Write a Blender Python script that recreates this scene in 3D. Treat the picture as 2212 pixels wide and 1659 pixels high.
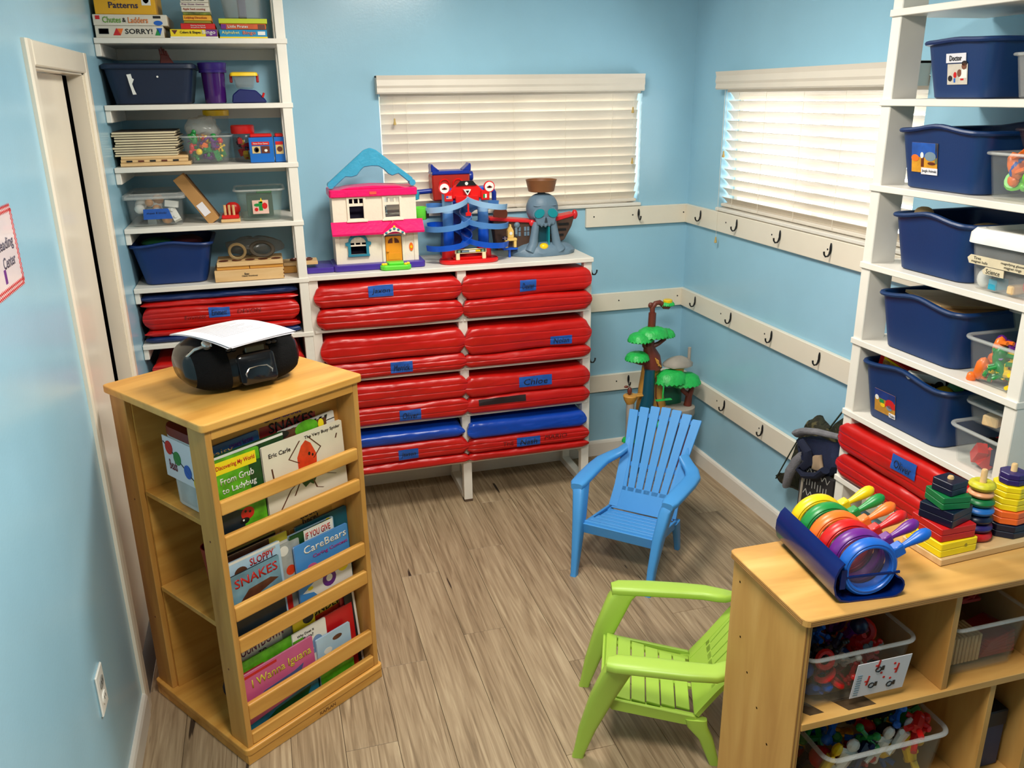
import bpy, bmesh, math, random
from mathutils import Vector, Matrix, Euler, noise
for _o in list(bpy.data.objects): bpy.data.objects.remove(_o)
sc = bpy.context.scene
COL = sc.collection
PI = math.pi
rnd = random.Random(7)

# ------------------------------------------------------------------ camera
cam_d = bpy.data.cameras.new('camera'); cam = bpy.data.objects.new('camera', cam_d); COL.objects.link(cam)
cam_d.sensor_fit = 'HORIZONTAL'; cam_d.sensor_width = 36.0; cam_d.lens = 29.758; cam_d.clip_start = .02
def cam_axes(yaw, pitch, roll):
    f0 = Vector((math.sin(yaw), math.cos(yaw), 0)); r0 = Vector((math.cos(yaw), -math.sin(yaw), 0)); u0 = Vector((0, 0, 1))
    f = f0*math.cos(pitch) - u0*math.sin(pitch); u = u0*math.cos(pitch) + f0*math.sin(pitch)
    return r0*math.cos(roll) + u*math.sin(roll), u*math.cos(roll) - r0*math.sin(roll), f
_r, _u, _f = cam_axes(0.2777, 0.3293, -0.0136)
cam.matrix_world = Matrix(((_r.x, _u.x, -_f.x, -2.003), (_r.y, _u.y, -_f.y, -3.8267), (_r.z, _u.z, -_f.z, 1.8026), (0, 0, 0, 1)))
sc.camera = cam

# ------------------------------------------------------------------ world, lamps, exposure
w = bpy.data.worlds.new('daylight'); sc.world = w; w.use_nodes = True
bg = w.node_tree.nodes['Background']; bg.inputs[0].default_value = (.93, .97, 1, 1); bg.inputs[1].default_value = 6.5
def ceiling_lamp(name, x, y, sx, sy, power, col):
    l = bpy.data.lights.new(name, 'AREA'); l.shape = 'RECTANGLE'; l.size = sx; l.size_y = sy; l.energy = power; l.color = col
    o = bpy.data.objects.new(name, l); COL.objects.link(o); o.location = (x, y, 2.405)
    return o
ceiling_lamp('ceiling_lamp_light', -1.25, -1.3, .5, .5, 30, (1, .955, .875))
ceiling_lamp('ceiling_lamp_light', -1.6, -3.0, .5, .5, 40, (1, .955, .875))
sc.view_settings.view_transform = 'Standard'; sc.view_settings.look = 'None'
sc.view_settings.exposure = 0.12; sc.view_settings.gamma = 1.0; sc.view_settings.use_curve_mapping = False

# ------------------------------------------------------------------ materials
def lin(c):
    return tuple(((v/255)/12.92 if v/255 <= .04045 else ((v/255+.055)/1.055)**2.4) for v in c)
MATS = {}
def M(name, rgb=(200, 200, 200), rough=.5, var=.07, scale=9., bump=0., metal=0., spec=.5, stretch=None, emit=0, detail=3., coat=0, bscale=None):
    if name in MATS: return MATS[name]
    m = bpy.data.materials.new(name); m.use_nodes = True; MATS[name] = m
    nt = m.node_tree; N = nt.nodes; L = nt.links; b = N['Principled BSDF']
    c = lin(rgb)
    tc = N.new('ShaderNodeTexCoord'); mp = N.new('ShaderNodeMapping'); nz = N.new('ShaderNodeTexNoise'); cr = N.new('ShaderNodeValToRGB')
    L.new(tc.outputs['Object'], mp.inputs[0]); L.new(mp.outputs[0], nz.inputs[0])
    if stretch: mp.inputs['Scale'].default_value = stretch
    nz.inputs['Scale'].default_value = scale; nz.inputs['Detail'].default_value = detail
    cr.color_ramp.elements[0].position = .3; cr.color_ramp.elements[1].position = .7
    cr.color_ramp.elements[0].color = tuple(v*(1-var*1.6) for v in c)+(1,); cr.color_ramp.elements[1].color = tuple(min(1, v*(1+var)) for v in c)+(1,)
    L.new(nz.outputs[0], cr.inputs[0]); L.new(cr.outputs[0], b.inputs['Base Color'])
    b.inputs['Roughness'].default_value = rough; b.inputs['Metallic'].default_value = metal; b.inputs['Specular IOR Level'].default_value = spec
    if coat: b.inputs['Coat Weight'].default_value = coat
    if emit:
        b.inputs['Emission Color'].default_value = c+(1,); b.inputs['Emission Strength'].default_value = emit
    if bump:
        bp = N.new('ShaderNodeBump'); bp.inputs['Strength'].default_value = bump; bp.inputs['Distance'].default_value = .004
        n2 = nz
        if bscale:
            n2 = N.new('ShaderNodeTexNoise'); n2.inputs['Scale'].default_value = bscale; L.new(mp.outputs[0], n2.inputs[0])
        L.new(n2.outputs[0], bp.inputs['Height']); L.new(bp.outputs[0], b.inputs['Normal'])
    return m
def clear(name, rgb=(235, 240, 238), solid=.16, rough=.15, tint=.93):
    if name in MATS: return MATS[name]
    m = bpy.data.materials.new(name); m.use_nodes = True; MATS[name] = m
    nt = m.node_tree; N = nt.nodes; L = nt.links; b = N['Principled BSDF']; out = N['Material Output']
    c = lin(rgb); b.inputs['Base Color'].default_value = c+(1,); b.inputs['Roughness'].default_value = rough
    t = N.new('ShaderNodeBsdfTransparent'); t.inputs[0].default_value = tuple((1-(1-v)*(1-tint)*2)*.985 for v in c)+(1,)
    nz = N.new('ShaderNodeTexNoise'); nz.inputs['Scale'].default_value = 14; tc = N.new('ShaderNodeTexCoord'); L.new(tc.outputs['Object'], nz.inputs[0])
    mr = N.new('ShaderNodeMapRange'); mr.inputs['To Min'].default_value = solid*.45; mr.inputs['To Max'].default_value = solid*.9
    L.new(nz.outputs[0], mr.inputs[0])
    mx = N.new('ShaderNodeMixShader'); L.new(mr.outputs[0], mx.inputs[0]); L.new(t.outputs[0], mx.inputs[1]); L.new(b.outputs[0], mx.inputs[2])
    L.new(mx.outputs[0], out.inputs[0])
    return m
def ramp_mat(name, stops, rough, scale, stretch, bump=.15, rand=.0, dist=.6, spec=.4, crack=False):
    if name in MATS: return MATS[name]
    m = bpy.data.materials.new(name); m.use_nodes = True; MATS[name] = m
    nt = m.node_tree; N = nt.nodes; L = nt.links; b = N['Principled BSDF']
    tc = N.new('ShaderNodeTexCoord'); mp = N.new('ShaderNodeMapping'); mp.inputs['Scale'].default_value = stretch
    oi = N.new('ShaderNodeObjectInfo'); vm = N.new('ShaderNodeVectorMath'); vm.operation = 'SCALE'; vm.inputs[0].default_value = (37, 53, 11)
    L.new(oi.outputs['Random'], vm.inputs['Scale']); va = N.new('ShaderNodeVectorMath'); L.new(tc.outputs['Object'], va.inputs[0]); L.new(vm.outputs[0], va.inputs[1])
    L.new(va.outputs[0], mp.inputs[0])
    nz = N.new('ShaderNodeTexNoise'); nz.inputs['Scale'].default_value = scale; nz.inputs['Detail'].default_value = 6; nz.inputs['Distortion'].default_value = dist
    L.new(mp.outputs[0], nz.inputs[0])
    ad = N.new('ShaderNodeMath'); ad.operation = 'MULTIPLY_ADD'; ad.inputs[1].default_value = rand; L.new(oi.outputs['Random'], ad.inputs[0])
    sb = N.new('ShaderNodeMath'); sb.operation = 'SUBTRACT'; sb.inputs[1].default_value = rand*.5; L.new(nz.outputs[0], sb.inputs[0]); L.new(sb.outputs[0], ad.inputs[2])
    cr = N.new('ShaderNodeValToRGB'); e = cr.color_ramp.elements
    for i, (p, c) in enumerate(stops):
        q = e[i] if i < 2 else e.new(p)
        q.position = p; q.color = lin(c)+(1,)
    L.new(ad.outputs[0], cr.inputs[0])
    last = cr.outputs[0]
    if crack:
        mp2 = N.new('ShaderNodeMapping'); mp2.inputs['Scale'].default_value = (26, 2.2, 1); L.new(va.outputs[0], mp2.inputs[0])
        n2 = N.new('ShaderNodeTexNoise'); n2.inputs['Scale'].default_value = 1.0; n2.inputs['Detail'].default_value = 3; L.new(mp2.outputs[0], n2.inputs[0])
        c2 = N.new('ShaderNodeValToRGB'); c2.color_ramp.elements[0].position = .725; c2.color_ramp.elements[1].position = .745
        L.new(n2.outputs[0], c2.inputs[0])
        mx = N.new('ShaderNodeMix'); mx.data_type = 'RGBA'; L.new(c2.outputs[0], mx.inputs[0]); L.new(last, mx.inputs[6]); mx.inputs[7].default_value = lin((58, 46, 36))+(1,)
        last = mx.outputs[2]
    L.new(last, b.inputs['Base Color'])
    b.inputs['Roughness'].default_value = rough; b.inputs['Specular IOR Level'].default_value = spec
    bp = N.new('ShaderNodeBump'); bp.inputs['Strength'].default_value = bump; bp.inputs['Distance'].default_value = .002
    L.new(nz.outputs[0], bp.inputs['Height']); L.new(bp.outputs[0], b.inputs['Normal'])
    return m
wall_m = M('wall_paint_blue', (156, 202, 223), .24, .03, 3, .05, bscale=120)
white_m = M('white_paint', (232, 226, 214), .38, .04, 5, .1, bscale=40)
cream_m = M('cream_board_paint', (236, 226, 206), .22, .03, 4)
ceil_m = M('ceiling_paint', (196, 192, 184), .9, .03, 4)
floor_m = ramp_mat('vinyl_plank', [(.2, (104, 86, 64)), (.42, (146, 124, 96)), (.6, (168, 146, 116)), (.8, (190, 170, 138))], .45, 2.0, (26, 1.1, 1), .08, .09, 1.6, .35, True)
birch_m = ramp_mat('birch_wood', [(.25, (186, 129, 55)), (.5, (208, 151, 70)), (.8, (224, 171, 88))], .38, 2.2, (1.2, 9, 9), .05, .12)
birchv_m = ramp_mat('birch_wood_upright', [(.25, (174, 122, 54)), (.5, (197, 144, 71)), (.8, (213, 164, 88))], .4, 2.2, (9, 9, 1.2), .05, .12)
cab_m = ramp_mat('cabinet_birch', [(.25, (188, 138, 72)), (.5, (211, 162, 90)), (.8, (227, 182, 110))], .36, 2.2, (1.2, 7, 7), .05, .12)
cabv_m = ramp_mat('cabinet_birch_upright', [(.25, (178, 126, 62)), (.5, (200, 150, 80)), (.8, (216, 170, 98))], .4, 2.2, (7, 7, 1.0), .05, .12)
ply_m = ramp_mat('ply_edge', [(.35, (126, 84, 40)), (.5, (196, 146, 80)), (.65, (226, 182, 112))], .5, 2.0, (.3, .3, 160), .05, 0, 0)
lightwood_m = ramp_mat('pale_wood', [(.25, (196, 156, 100)), (.5, (216, 178, 124)), (.8, (230, 198, 148))], .5, 2.5, (2, 10, 10), .05, .15)
black_m = M('black_plastic', (16, 16, 18), .3, .1)
hook_m = M('black_iron', (14, 14, 15), .4, .1)
dark_m = M('dark_gap', (4, 4, 4), 1, .1, spec=0)  # flat black that paints the shade of the door gap
clear_m = clear('clear_plastic', solid=.08)
cloudy_m = clear('cloudy_plastic', (226, 226, 222), .2, .3)
rim_m = clear('clear_rim_plastic', (228, 230, 226), .4, .2)
glass_m = clear('window_glass', (240, 246, 250), .04, .02, .98)
paper_m = M('white_paper', (226, 222, 226), .7, .02)
ink_m = M('black_ink', (22, 22, 24), .6, .05)
tape_m = M('blue_tape', (22, 82, 170), .6, .08, 30, .2)
def col(name, rgb, rough=.35, **k): return M(name, rgb, rough, **k)
RED = col('red_plastic', (206, 24, 22)); GRN = col('green_plastic', (28, 138, 62)); BLU = col('blue_plastic', (24, 96, 190)); YEL = col('yellow_plastic', (246, 204, 12)); ORG = col('orange_plastic', (245, 116, 34)); PUR = col('purple_plastic', (104, 30, 130)); NAV = col('navy_plastic', (14, 26, 66)); WHT = col('white_plastic', (236, 234, 226)); TAN = col('tan_plastic', (222, 160, 104)); BRN = col('brown_plastic', (98, 46, 28)); PNK = col('pink_plastic', (236, 22, 110)); TEA = col('teal_plastic', (40, 150, 176)); LIM = col('lime_plastic', (110, 205, 60)); GRY = col('grey_plastic', (120, 142, 156)); BLK = col('black_toy_plastic', (20, 20, 22))

# ------------------------------------------------------------------ mesh helpers
class MB:
    def __init__(s): s.v = []; s.f = []; s.mi = []; s.mats = []; s.cur = 0
    def use(s, m):
        if m not in s.mats: s.mats.append(m)
        s.cur = s.mats.index(m); return s
    def add(s, vs, fs, X=None):
        k = len(s.v); s.v += [tuple(X @ Vector(p)) if X else tuple(p) for p in vs]
        for f in fs: s.f.append([i+k for i in f]); s.mi.append(s.cur)
        return s
    def box(s, x0, x1, y0, y1, z0, z1, X=None):
        return s.add([(x0, y0, z0), (x1, y0, z0), (x1, y1, z0), (x0, y1, z0), (x0, y0, z1), (x1, y0, z1), (x1, y1, z1), (x0, y1, z1)],
                     [(0, 3, 2, 1), (4, 5, 6, 7), (0, 1, 5, 4), (1, 2, 6, 5), (2, 3, 7, 6), (3, 0, 4, 7)], X)
    def prism(s, pts, a, b, ax='y', X=None):
        n = len(pts)
        g = {'x': lambda p, t: (t, p[0], p[1]), 'y': lambda p, t: (p[0], t, p[1]), 'z': lambda p, t: (p[0], p[1], t)}[ax]
        return s.add([g(p, a) for p in pts]+[g(p, b) for p in pts], [tuple(range(n)), tuple(range(2*n-1, n-1, -1))]+[(i, (i+1) % n, n+(i+1) % n, n+i) for i in range(n)], X)
    def loft(s, loops, cap0=True, cap1=True, X=None):
        n = len(loops[0]); vs = [p for l in loops for p in l]; fs = []
        for k in range(len(loops)-1):
            for i in range(n): fs.append((k*n+i, k*n+(i+1) % n, (k+1)*n+(i+1) % n, (k+1)*n+i))
        if cap0: fs.append(tuple(range(n-1, -1, -1)))
        if cap1: fs.append(tuple(range((len(loops)-1)*n, len(loops)*n)))
        return s.add(vs, fs, X)
    def tube(s, pts, r, n=8, closed=False, X=None, flat=1.0):
        pts = [Vector(p) for p in pts]; m = len(pts); loops = []
        rs = r if isinstance(r, (list, tuple)) else [r]*m
        ref = None
        for i, p in enumerate(pts):
            a = pts[(i-1) % m] if (closed or i > 0) else p; b = pts[(i+1) % m] if (closed or i < m-1) else p
            t = (b-a).normalized()
            if ref is None: ref = Vector((0, 0, 1)) if abs(t.z) < .9 else Vector((1, 0, 0))
            e1 = ref-t*ref.dot(t)
            if e1.length < 1e-4: e1 = t.orthogonal()
            e1.normalize(); ref = e1; e2 = t.cross(e1)
            loops.append([tuple(p+e1*(rs[i]*flat*math.cos(2*PI*k/n))+e2*(rs[i]*math.sin(2*PI*k/n))) for k in range(n)])
        if closed: loops.append(loops[0]); return s.loft(loops, False, False, X)
        return s.loft(loops, True, True, X)
    def lathe(s, prof, n=20, X=None, cap=True):
        return s.loft([[(r*math.cos(2*PI*k/n), r*math.sin(2*PI*k/n), z) for k in range(n)] for r, z in prof], cap, cap, X)
    def ell(s, c, rx, ry, rz, n=12, m=8, X=None):
        L = []
        for j in range(1, m):
            a = -PI/2+PI*j/m
            L.append([(c[0]+rx*math.cos(a)*math.cos(2*PI*k/n), c[1]+ry*math.cos(a)*math.sin(2*PI*k/n), c[2]+rz*math.sin(a)) for k in range(n)])
        return s.loft(L, True, True, X)
    def disc(s, cx, cz, rx, rz, y0, y1, n=20, X=None):
        return s.prism([(cx+rx*math.cos(2*PI*k/n), cz+rz*math.sin(2*PI*k/n)) for k in range(n)], y0, y1, 'y', X)
    def torus(s, c, R, r, n=20, m=8, X=None, ax='y'):
        P = []
        for k in range(n):
            a = 2*PI*k/n; u, v = R*math.cos(a), R*math.sin(a)
            P.append({'y': (c[0]+u, c[1], c[2]+v), 'z': (c[0]+u, c[1]+v, c[2]), 'x': (c[0], c[1]+u, c[2]+v)}[ax])
        L = []
        for k in range(n):
            a = 2*PI*k/n; row = []
            for j in range(m):
                b = 2*PI*j/m; q = R+r*math.cos(b); w_ = r*math.sin(b); u, v = q*math.cos(a), q*math.sin(a)
                row.append({'y': (c[0]+u, c[1]+w_, c[2]+v), 'z': (c[0]+u, c[1]+v, c[2]+w_), 'x': (c[0]+w_, c[1]+u, c[2]+v)}[ax])
            L.append(row)
        L.append(L[0]); return s.loft(L, False, False, X)
    def mesh(s, name, bevel=0, seg=1, smooth=False, wob=0, sub=0):
        me = bpy.data.meshes.new(name); me.from_pydata(s.v, [], s.f)
        for m in s.mats: me.materials.append(m)
        bm = bmesh.new(); bm.from_mesh(me)
        for f, i in zip(bm.faces, s.mi): f.material_index = i
        bmesh.ops.remove_doubles(bm, verts=bm.verts, dist=1e-6)
        bmesh.ops.recalc_face_normals(bm, faces=bm.faces)
        if bevel: bmesh.ops.bevel(bm, geom=list(bm.edges), offset=bevel, segments=seg, affect='EDGES', profile=.5, clamp_overlap=True)
        if sub: bmesh.ops.subdivide_edges(bm, edges=list(bm.edges), cuts=sub, use_grid_fill=True)
        if wob:
            for v in bm.verts: v.co += Vector(noise.noise_vector(v.co*40))*wob
        if smooth:
            for f in bm.faces: f.smooth = True
            for e in bm.edges:
                if len(e.link_faces) == 2 and e.calc_face_angle(0) > .7: e.smooth = False
        bm.to_mesh(me); bm.free(); return me
    def build(s, name, mat=None, parent=None, **k):
        if mat is not None:
            s.mats = [mat]; s.mi = [0]*len(s.f)
        return link(name, s.mesh(name, **k), parent)
def link(name, me, parent=None):
    o = bpy.data.objects.new(name, me); COL.objects.link(o)
    if parent: o.parent = parent
    return o
def tag(o, label=None, cat=None, group=None, kind=None):
    if label: o['label'] = label
    if cat: o['category'] = cat
    if group: o['group'] = group
    if kind: o['kind'] = kind
    return o
def thing(name, label, cat, loc=(0, 0, 0), rz=0, group=None, rot=None):
    o = bpy.data.objects.new(name, None); COL.objects.link(o); o.location = loc; o.rotation_euler = rot or (0, 0, rz); o.empty_display_size = .05
    return tag(o, label, cat, group)
def struct(name, label=None, loc=(0, 0, 0), rz=0):
    o = bpy.data.objects.new(name, None); COL.objects.link(o); o.location = loc; o.rotation_euler = (0, 0, rz)
    o['kind'] = 'structure'; o.empty_display_size = .05
    if label: o['label'] = label
    return o
def B(name, mat, parent, x0, x1, y0, y1, z0, z1, bevel=.002, seg=1, X=None, smooth=False):
    return MB().box(x0, x1, y0, y1, z0, z1, X).build(name, mat, parent, bevel=bevel, seg=seg, smooth=smooth)
def copy_tree(o, parent=None):
    c = o.copy(); COL.objects.link(c)
    if parent: c.parent = parent
    for ch in o.children: copy_tree(ch, c)
    return c
def text(body, mat, parent, loc, w_, h, rot=(PI/2, 0, 0), name='lettering', bold=.012, ext=.0004, shear=0, rollz=0, keep=False):
    cu = bpy.data.curves.new(name, 'FONT'); cu.body = body; cu.align_x = 'CENTER'; cu.align_y = 'CENTER'; cu.resolution_u = 2; cu.offset = bold; cu.shear = shear
    cu.space_line = .8
    ob = bpy.data.objects.new(name, cu); me = bpy.data.meshes.new_from_object(ob); bpy.data.objects.remove(ob)
    xs = [v.co.x for v in me.vertices]; ys = [v.co.y for v in me.vertices]
    if not xs: return None
    cx, cy = (min(xs)+max(xs))/2, (min(ys)+max(ys))/2; sx = w_/max(1e-6, max(xs)-min(xs)); sy = h/max(1e-6, max(ys)-min(ys))
    if keep: sx = sy = min(sx, sy)
    bm = bmesh.new(); bm.from_mesh(me)
    r = bmesh.ops.extrude_face_region(bm, geom=list(bm.faces))
    for v in r['geom']:
        if isinstance(v, bmesh.types.BMVert): v.co.z += 1
    R = Euler(rot).to_matrix().to_4x4()
    for v in bm.verts:
        x, y = (v.co.x-cx)*sx, (v.co.y-cy)*sy
        if rollz: x, y = x*math.cos(rollz)-y*math.sin(rollz), x*math.sin(rollz)+y*math.cos(rollz)
        v.co = R @ Vector((x, y, (v.co.z)*ext)) + Vector(loc)
    bm.to_mesh(me); bm.free(); me.materials.clear(); me.materials.append(mat); me.name = name
    for p in me.polygons: p.material_index = 0
    return link(name, me, parent)
def rrect(w_, d, r, n=4, cx=0, cy=0):
    P = []
    for (sx, sy, a0) in ((1, 1, 0), (-1, 1, PI/2), (-1, -1, PI), (1, -1, 3*PI/2)):
        for k in range(n+1):
            a = a0+PI/2*k/n; P.append((cx+sx*(w_/2-r)+r*math.cos(a), cy+sy*(d/2-r)+r*math.sin(a)))
    return P
# ------------------------------------------------------------------ room shell
XL, YF, ZC = -2.515, -8.0, 2.44
T = .12
fl = struct('floor', 'grey brown wood-look plank floor')
MB().box(XL-T, T, YF-T, T, -.08, -.005).build('subfloor', M('subfloor', (70, 58, 46), .9), fl)
pw, pl_ = .152, 1.22
pm = MB().box(-pw/2+.0006, pw/2-.0006, -pl_/2+.0006, pl_/2-.0006, -.005, 0).mesh('plank', bevel=.0008); pm.materials.append(floor_m)
i = 0
x = XL+pw/2-.03
while x-pw/2 < 0:
    y = -[.1, .75, .35, 1.02, .55, .2, .88][i % 7]+.6
    while y+pl_/2 > YF:
        x0, x1, y0, y1 = max(x-pw/2, XL), min(x+pw/2, 0), max(y-pl_/2, YF), min(y+pl_/2, 0)
        if x1-x0 > .01 and y1-y0 > .02:
            if x1-x0 > pw-.001 and y1-y0 > pl_-.001:
                o = link('plank', pm, fl); o.location = (x, y, 0)
            else:
                me = MB().box(x0+.0006-x, x1-.0006-x, y0+.0006-y, y1-.0006-y, -.005, 0).mesh('plank', bevel=.0008); me.materials.append(floor_m)
                o = link('plank', me, fl); o.location = (x, y, 0)
        y -= pl_
    x += pw; i += 1
def wall(name, boxes, mat, label):
    mb = MB()
    for b in boxes: mb.box(*b)
    return tag(mb.build(name, mat), label, kind='structure')
WX0, WX1, WZ0, WZ1 = -1.488, -.262, 1.300, 1.845
WY0, WY1 = -1.531, -.302
wall('wall_back', [(XL, WX0, 0, T, 0, ZC), (WX1, 0, 0, T, 0, ZC), (WX0, WX1, 0, T, 0, WZ0), (WX0, WX1, 0, T, WZ1, ZC)], wall_m, 'pale blue back wall with a wide window')
wall('wall_right', [(0, T, YF, WY0, 0, ZC), (0, T, WY1, T, 0, ZC), (0, T, WY0, WY1, 0, WZ0), (0, T, WY0, WY1, WZ1, ZC)], wall_m, 'pale blue right wall with a bright window')
DY0, DY1, DZ = -1.385, -.70, 1.885
wall('wall_left', [(XL-T, XL, YF, DY0, 0, ZC), (XL-T, XL, DY1, T, 0, ZC), (XL-T, XL, DY0, DY1, DZ, ZC)], wall_m, 'pale blue left wall beside the door')
wall('wall_front', [(XL, 0, YF-T, YF, 0, ZC)], wall_m, 'pale blue wall behind the viewer')
wall('ceiling', [(XL-T, T, YF-T, T, ZC, ZC+.1)], ceil_m, 'white ceiling')
def baseboard(name, L, loc, rz):
    mb = MB().prism([(0, 0), (-.014, 0), (-.014, .068), (-.010, .078), (-.004, .083), (0, .083)], 0, L, 'x')
    o = mb.build(name, white_m); o.location = loc; o.rotation_euler = (0, 0, rz); return tag(o, kind='structure')
baseboard('baseboard_back', -XL, (XL, 0, 0), 0)
baseboard('baseboard_right', -YF-.014, (0, -.014, 0), -PI/2)
baseboard('baseboard_left', -YF-1.443, (XL, YF, 0), PI/2)
# door in the left wall (recessed slab, jamb, casing)
d1 = struct('door_1', 'white door with white casing in the left wall')
sx = XL-.045
MB().box(sx-.035, sx, DY0+.004, DY1-.085, .008, DZ-.008).build('door_panel', cream_m, d1, bevel=.002)
MB().box(sx-.03, sx-.0015, DY1-.083, DY1-.014, .008, DZ-.008).build('door_gap_shade', dark_m, d1)  # solid dark strip filling the gap, its shade painted in
for nm, bx in (('jamb', (XL-.1, XL, DY1-.014, DY1, 0, DZ)), ('jamb', (XL-.1, XL, DY0, DY0+.006, 0, DZ)), ('head_jamb', (XL-.1, XL, DY0, DY1, DZ-.006, DZ))):
    MB().box(*bx).build(nm, cream_m, d1)
def casing(L):
    return MB().prism([(0, 0), (0, -.006), (.012, -.012), (.045, -.012), (.06, -.009), (.06, 0)], 0, L, 'z')
o = casing(DZ+.06).build('door_casing', cream_m, d1); o.location = (XL, DY1, 0); o.rotation_euler = (0, 0, PI/2)
o = MB().prism([(0, 0), (0, -.006), (-.012, -.012), (-.045, -.012), (-.06, -.009), (-.06, 0)], 0, DZ+.06, 'z').build('door_casing', cream_m, d1); o.location = (XL, DY0, 0); o.rotation_euler = (0, 0, PI/2)
MB().box(XL, XL+.012, DY0, DY1, DZ, DZ+.06).build('door_casing', cream_m, d1, bevel=.003)

# ------------------------------------------------------------------ windows and blinds
blind_m = M('blind_slat', (226, 216, 200), .45, .05, 3)
_b = blind_m.node_tree.nodes['Principled BSDF']
def window(name, label, x0, x1, loc, rz):
    w_ = struct(name, label, loc, rz)
    mb = MB()
    for a in ((x0, x0+.03, .075, .105, WZ0, WZ1), (x1-.03, x1, .075, .105, WZ0, WZ1), (x0, x1, .075, .105, WZ0, WZ0+.03), (x0, x1, .075, .105, WZ1-.03, WZ1), ((x0+x1)/2-.02, (x0+x1)/2+.02, .075, .105, WZ0, WZ1)): mb.box(*a)
    mb.build('window_frame', white_m, w_)
    for a, b in ((x0+.03, (x0+x1)/2-.02), ((x0+x1)/2+.02, x1-.03)):
        MB().box(a, b, .088, .092, WZ0+.03, WZ1-.03).build('window_pane', glass_m, w_)
    B('window_sill', white_m, w_, x0-.004, x1+.006, -.016, .075, WZ0-.012, WZ0+.003, .003)
    return w_
def blind(label, x0, x1, v0, v1, tilt, loc, rz, cords, tilts=None):
    t = thing('window_blind', label, 'blind', loc, rz)
    mb = MB().prism([(-.05, 1.812), (-.056, 1.818), (-.054, 1.835), (-.058, 1.845), (-.055, 1.868), (-.06, 1.886), (0, 1.886), (0, 1.878), (-.046, 1.878), (-.046, 1.812)], v0, v1, 'x')
    mb.build('valance', blind_m, t)
    for s in (v0, v1-.008): MB().box(s, s+.008, -.05, .0, 1.812, 1.884).build('valance_end', blind_m, t)
    B('head_rail', blind_m, t, x0+.006, x1-.006, .004, .05, 1.80, 1.842, .002)
    n = 12; z0, z1 = 1.332, 1.788
    sm = MB().prism([(-.0245, -.001), (-.012, .0012), (0, .002), (.012, .0012), (.0245, -.001), (.0245, .0016), (0, .0045), (-.0245, .0016)], x0+.008, x1-.012, 'x').mesh('slat'); sm.materials.append(blind_m)
    for k in range(n):
        o = link('slat', sm, t); z = z0+(z1-z0)*k/(n-1); o.location = (0, .027, z)
        a = tilt if tilts is None else tilts(k/(n-1))
        o.rotation_euler = (-math.radians(a), 0, 0)
    B('bottom_rail', blind_m, t, x0+.008, x1-.012, .005, .05, 1.308, 1.322, .003)
    for c in cords:
        MB().tube([(c, .003, 1.80), (c, .001, 1.315)], .0009, 5).build('ladder_cord', cream_m, t)
        MB().tube([(c, .051, 1.80), (c, .051, 1.315)], .0009, 5).build('ladder_cord', cream_m, t)
    return t
def tassel(t, x, z, y=-.004, top=1.81):
    MB().tube([(x, y, top), (x, y, z)], .0007, 5).build('pull_cord', cream_m, t)
    o = MB().lathe([(.002, .012), (.004, .008), (.0035, .002), (.006, -.008), (.0065, -.014), (.003, -.016)], 10).build('tassel', M('tassel_wood', (196, 164, 92), .5), t, smooth=True); o.location = (x, y, z)
window('window_1', 'wide window in the back wall', WX0, WX1, (0, 0, 0), 0)
window('window_2', 'bright window in the right wall', 0, WY1-WY0, (0, WY1, 0), -PI/2)
bl1 = blind('closed cream slatted blind on the back wall window above the toys', WX0, WX1, -1.500, -.2765, 70, (0, 0, 0), 0, (-1.37, -1.13, -.885, -.64, -.41), lambda f: 62 if f < .12 else (68 if f > .85 else 78-6*(1-f)))
for x, z in ((-1.425, 1.70), (-.31, 1.73), (-.305, 1.50)): tassel(bl1, x, z)
bl2 = blind('half open white blind letting in glare on the right wall window', 0, WY1-WY0, .004, 1.225, 36, (0, WY1, 0), -PI/2, (.11, .32, .58, .83, 1.1), lambda f: 44+4*f)
tassel(bl2, .02, 1.54); tassel(bl2, .035, 1.16, -.024)

# ------------------------------------------------------------------ hook rails
def hook_mesh():
    mb = MB()
    mb.ell((0, -.003, .0), .0075, .004, .027, 10, 8)
    pts = [(0, -.004, -.012), (0, -.007, -.024), (0, -.014, -.034), (0, -.026, -.035), (0, -.034, -.025), (0, -.036, -.012)]
    mb.tube(pts, [.0052, .0048, .0044, .004, .004, .0046], 8)
    me = mb.mesh('coat_hook', smooth=True); me.materials.append(hook_m); return me
HOOK = hook_mesh()
RAILW = .089
def rail(n, label, x0, x1, z, loc, rz, hooks, screws):
    t = struct('trim_%d' % n, label, loc, rz)
    B('rail_board', cream_m, t, x0, x1, -.019, 0, z, z+RAILW, .002)
    for h in hooks:
        o = link('coat_hook', HOOK, t); o.location = (h, -.019, z+.056); o.scale = (.82, .82, .82)
    for s in screws:
        MB().lathe([(.0035, 0), (.0035, .0015), (.001, .002)], 8).build('screw', hook_m, t, smooth=True).matrix_local = Matrix.Translation((s, -.019, z+.05)) @ Matrix.Rotation(PI/2, 4, 'X')
Z0, Z1, Z2 = .355, .7787, 1.1966
rail(1, 'top white hook rail on the back wall below the window', -.539, -.0, Z2, (0, 0, 0), 0, (-.27,), (-.50, -.30, -.03))
rail(2, 'middle white hook rail on the back wall', -.76, -.0, Z1, (0, 0, 0), 0, (), (-.36, -.04))
rail(3, 'lower white hook rail on the back wall', -.76, -.0, Z0, (0, 0, 0), 0, (-.295,), (-.36,))
R90 = -PI/2
rail(4, 'top white hook rail on the right wall under the window', .019, 1.75, Z2, (0, 0, 0), R90, (.175, .505, .84, 1.17), (.41, .78, 1.15))
rail(5, 'middle white hook rail on the right wall', .019, 1.75, Z1, (0, 0, 0), R90, (.17, .511, .843, 1.172), (.42, .79))
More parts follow.
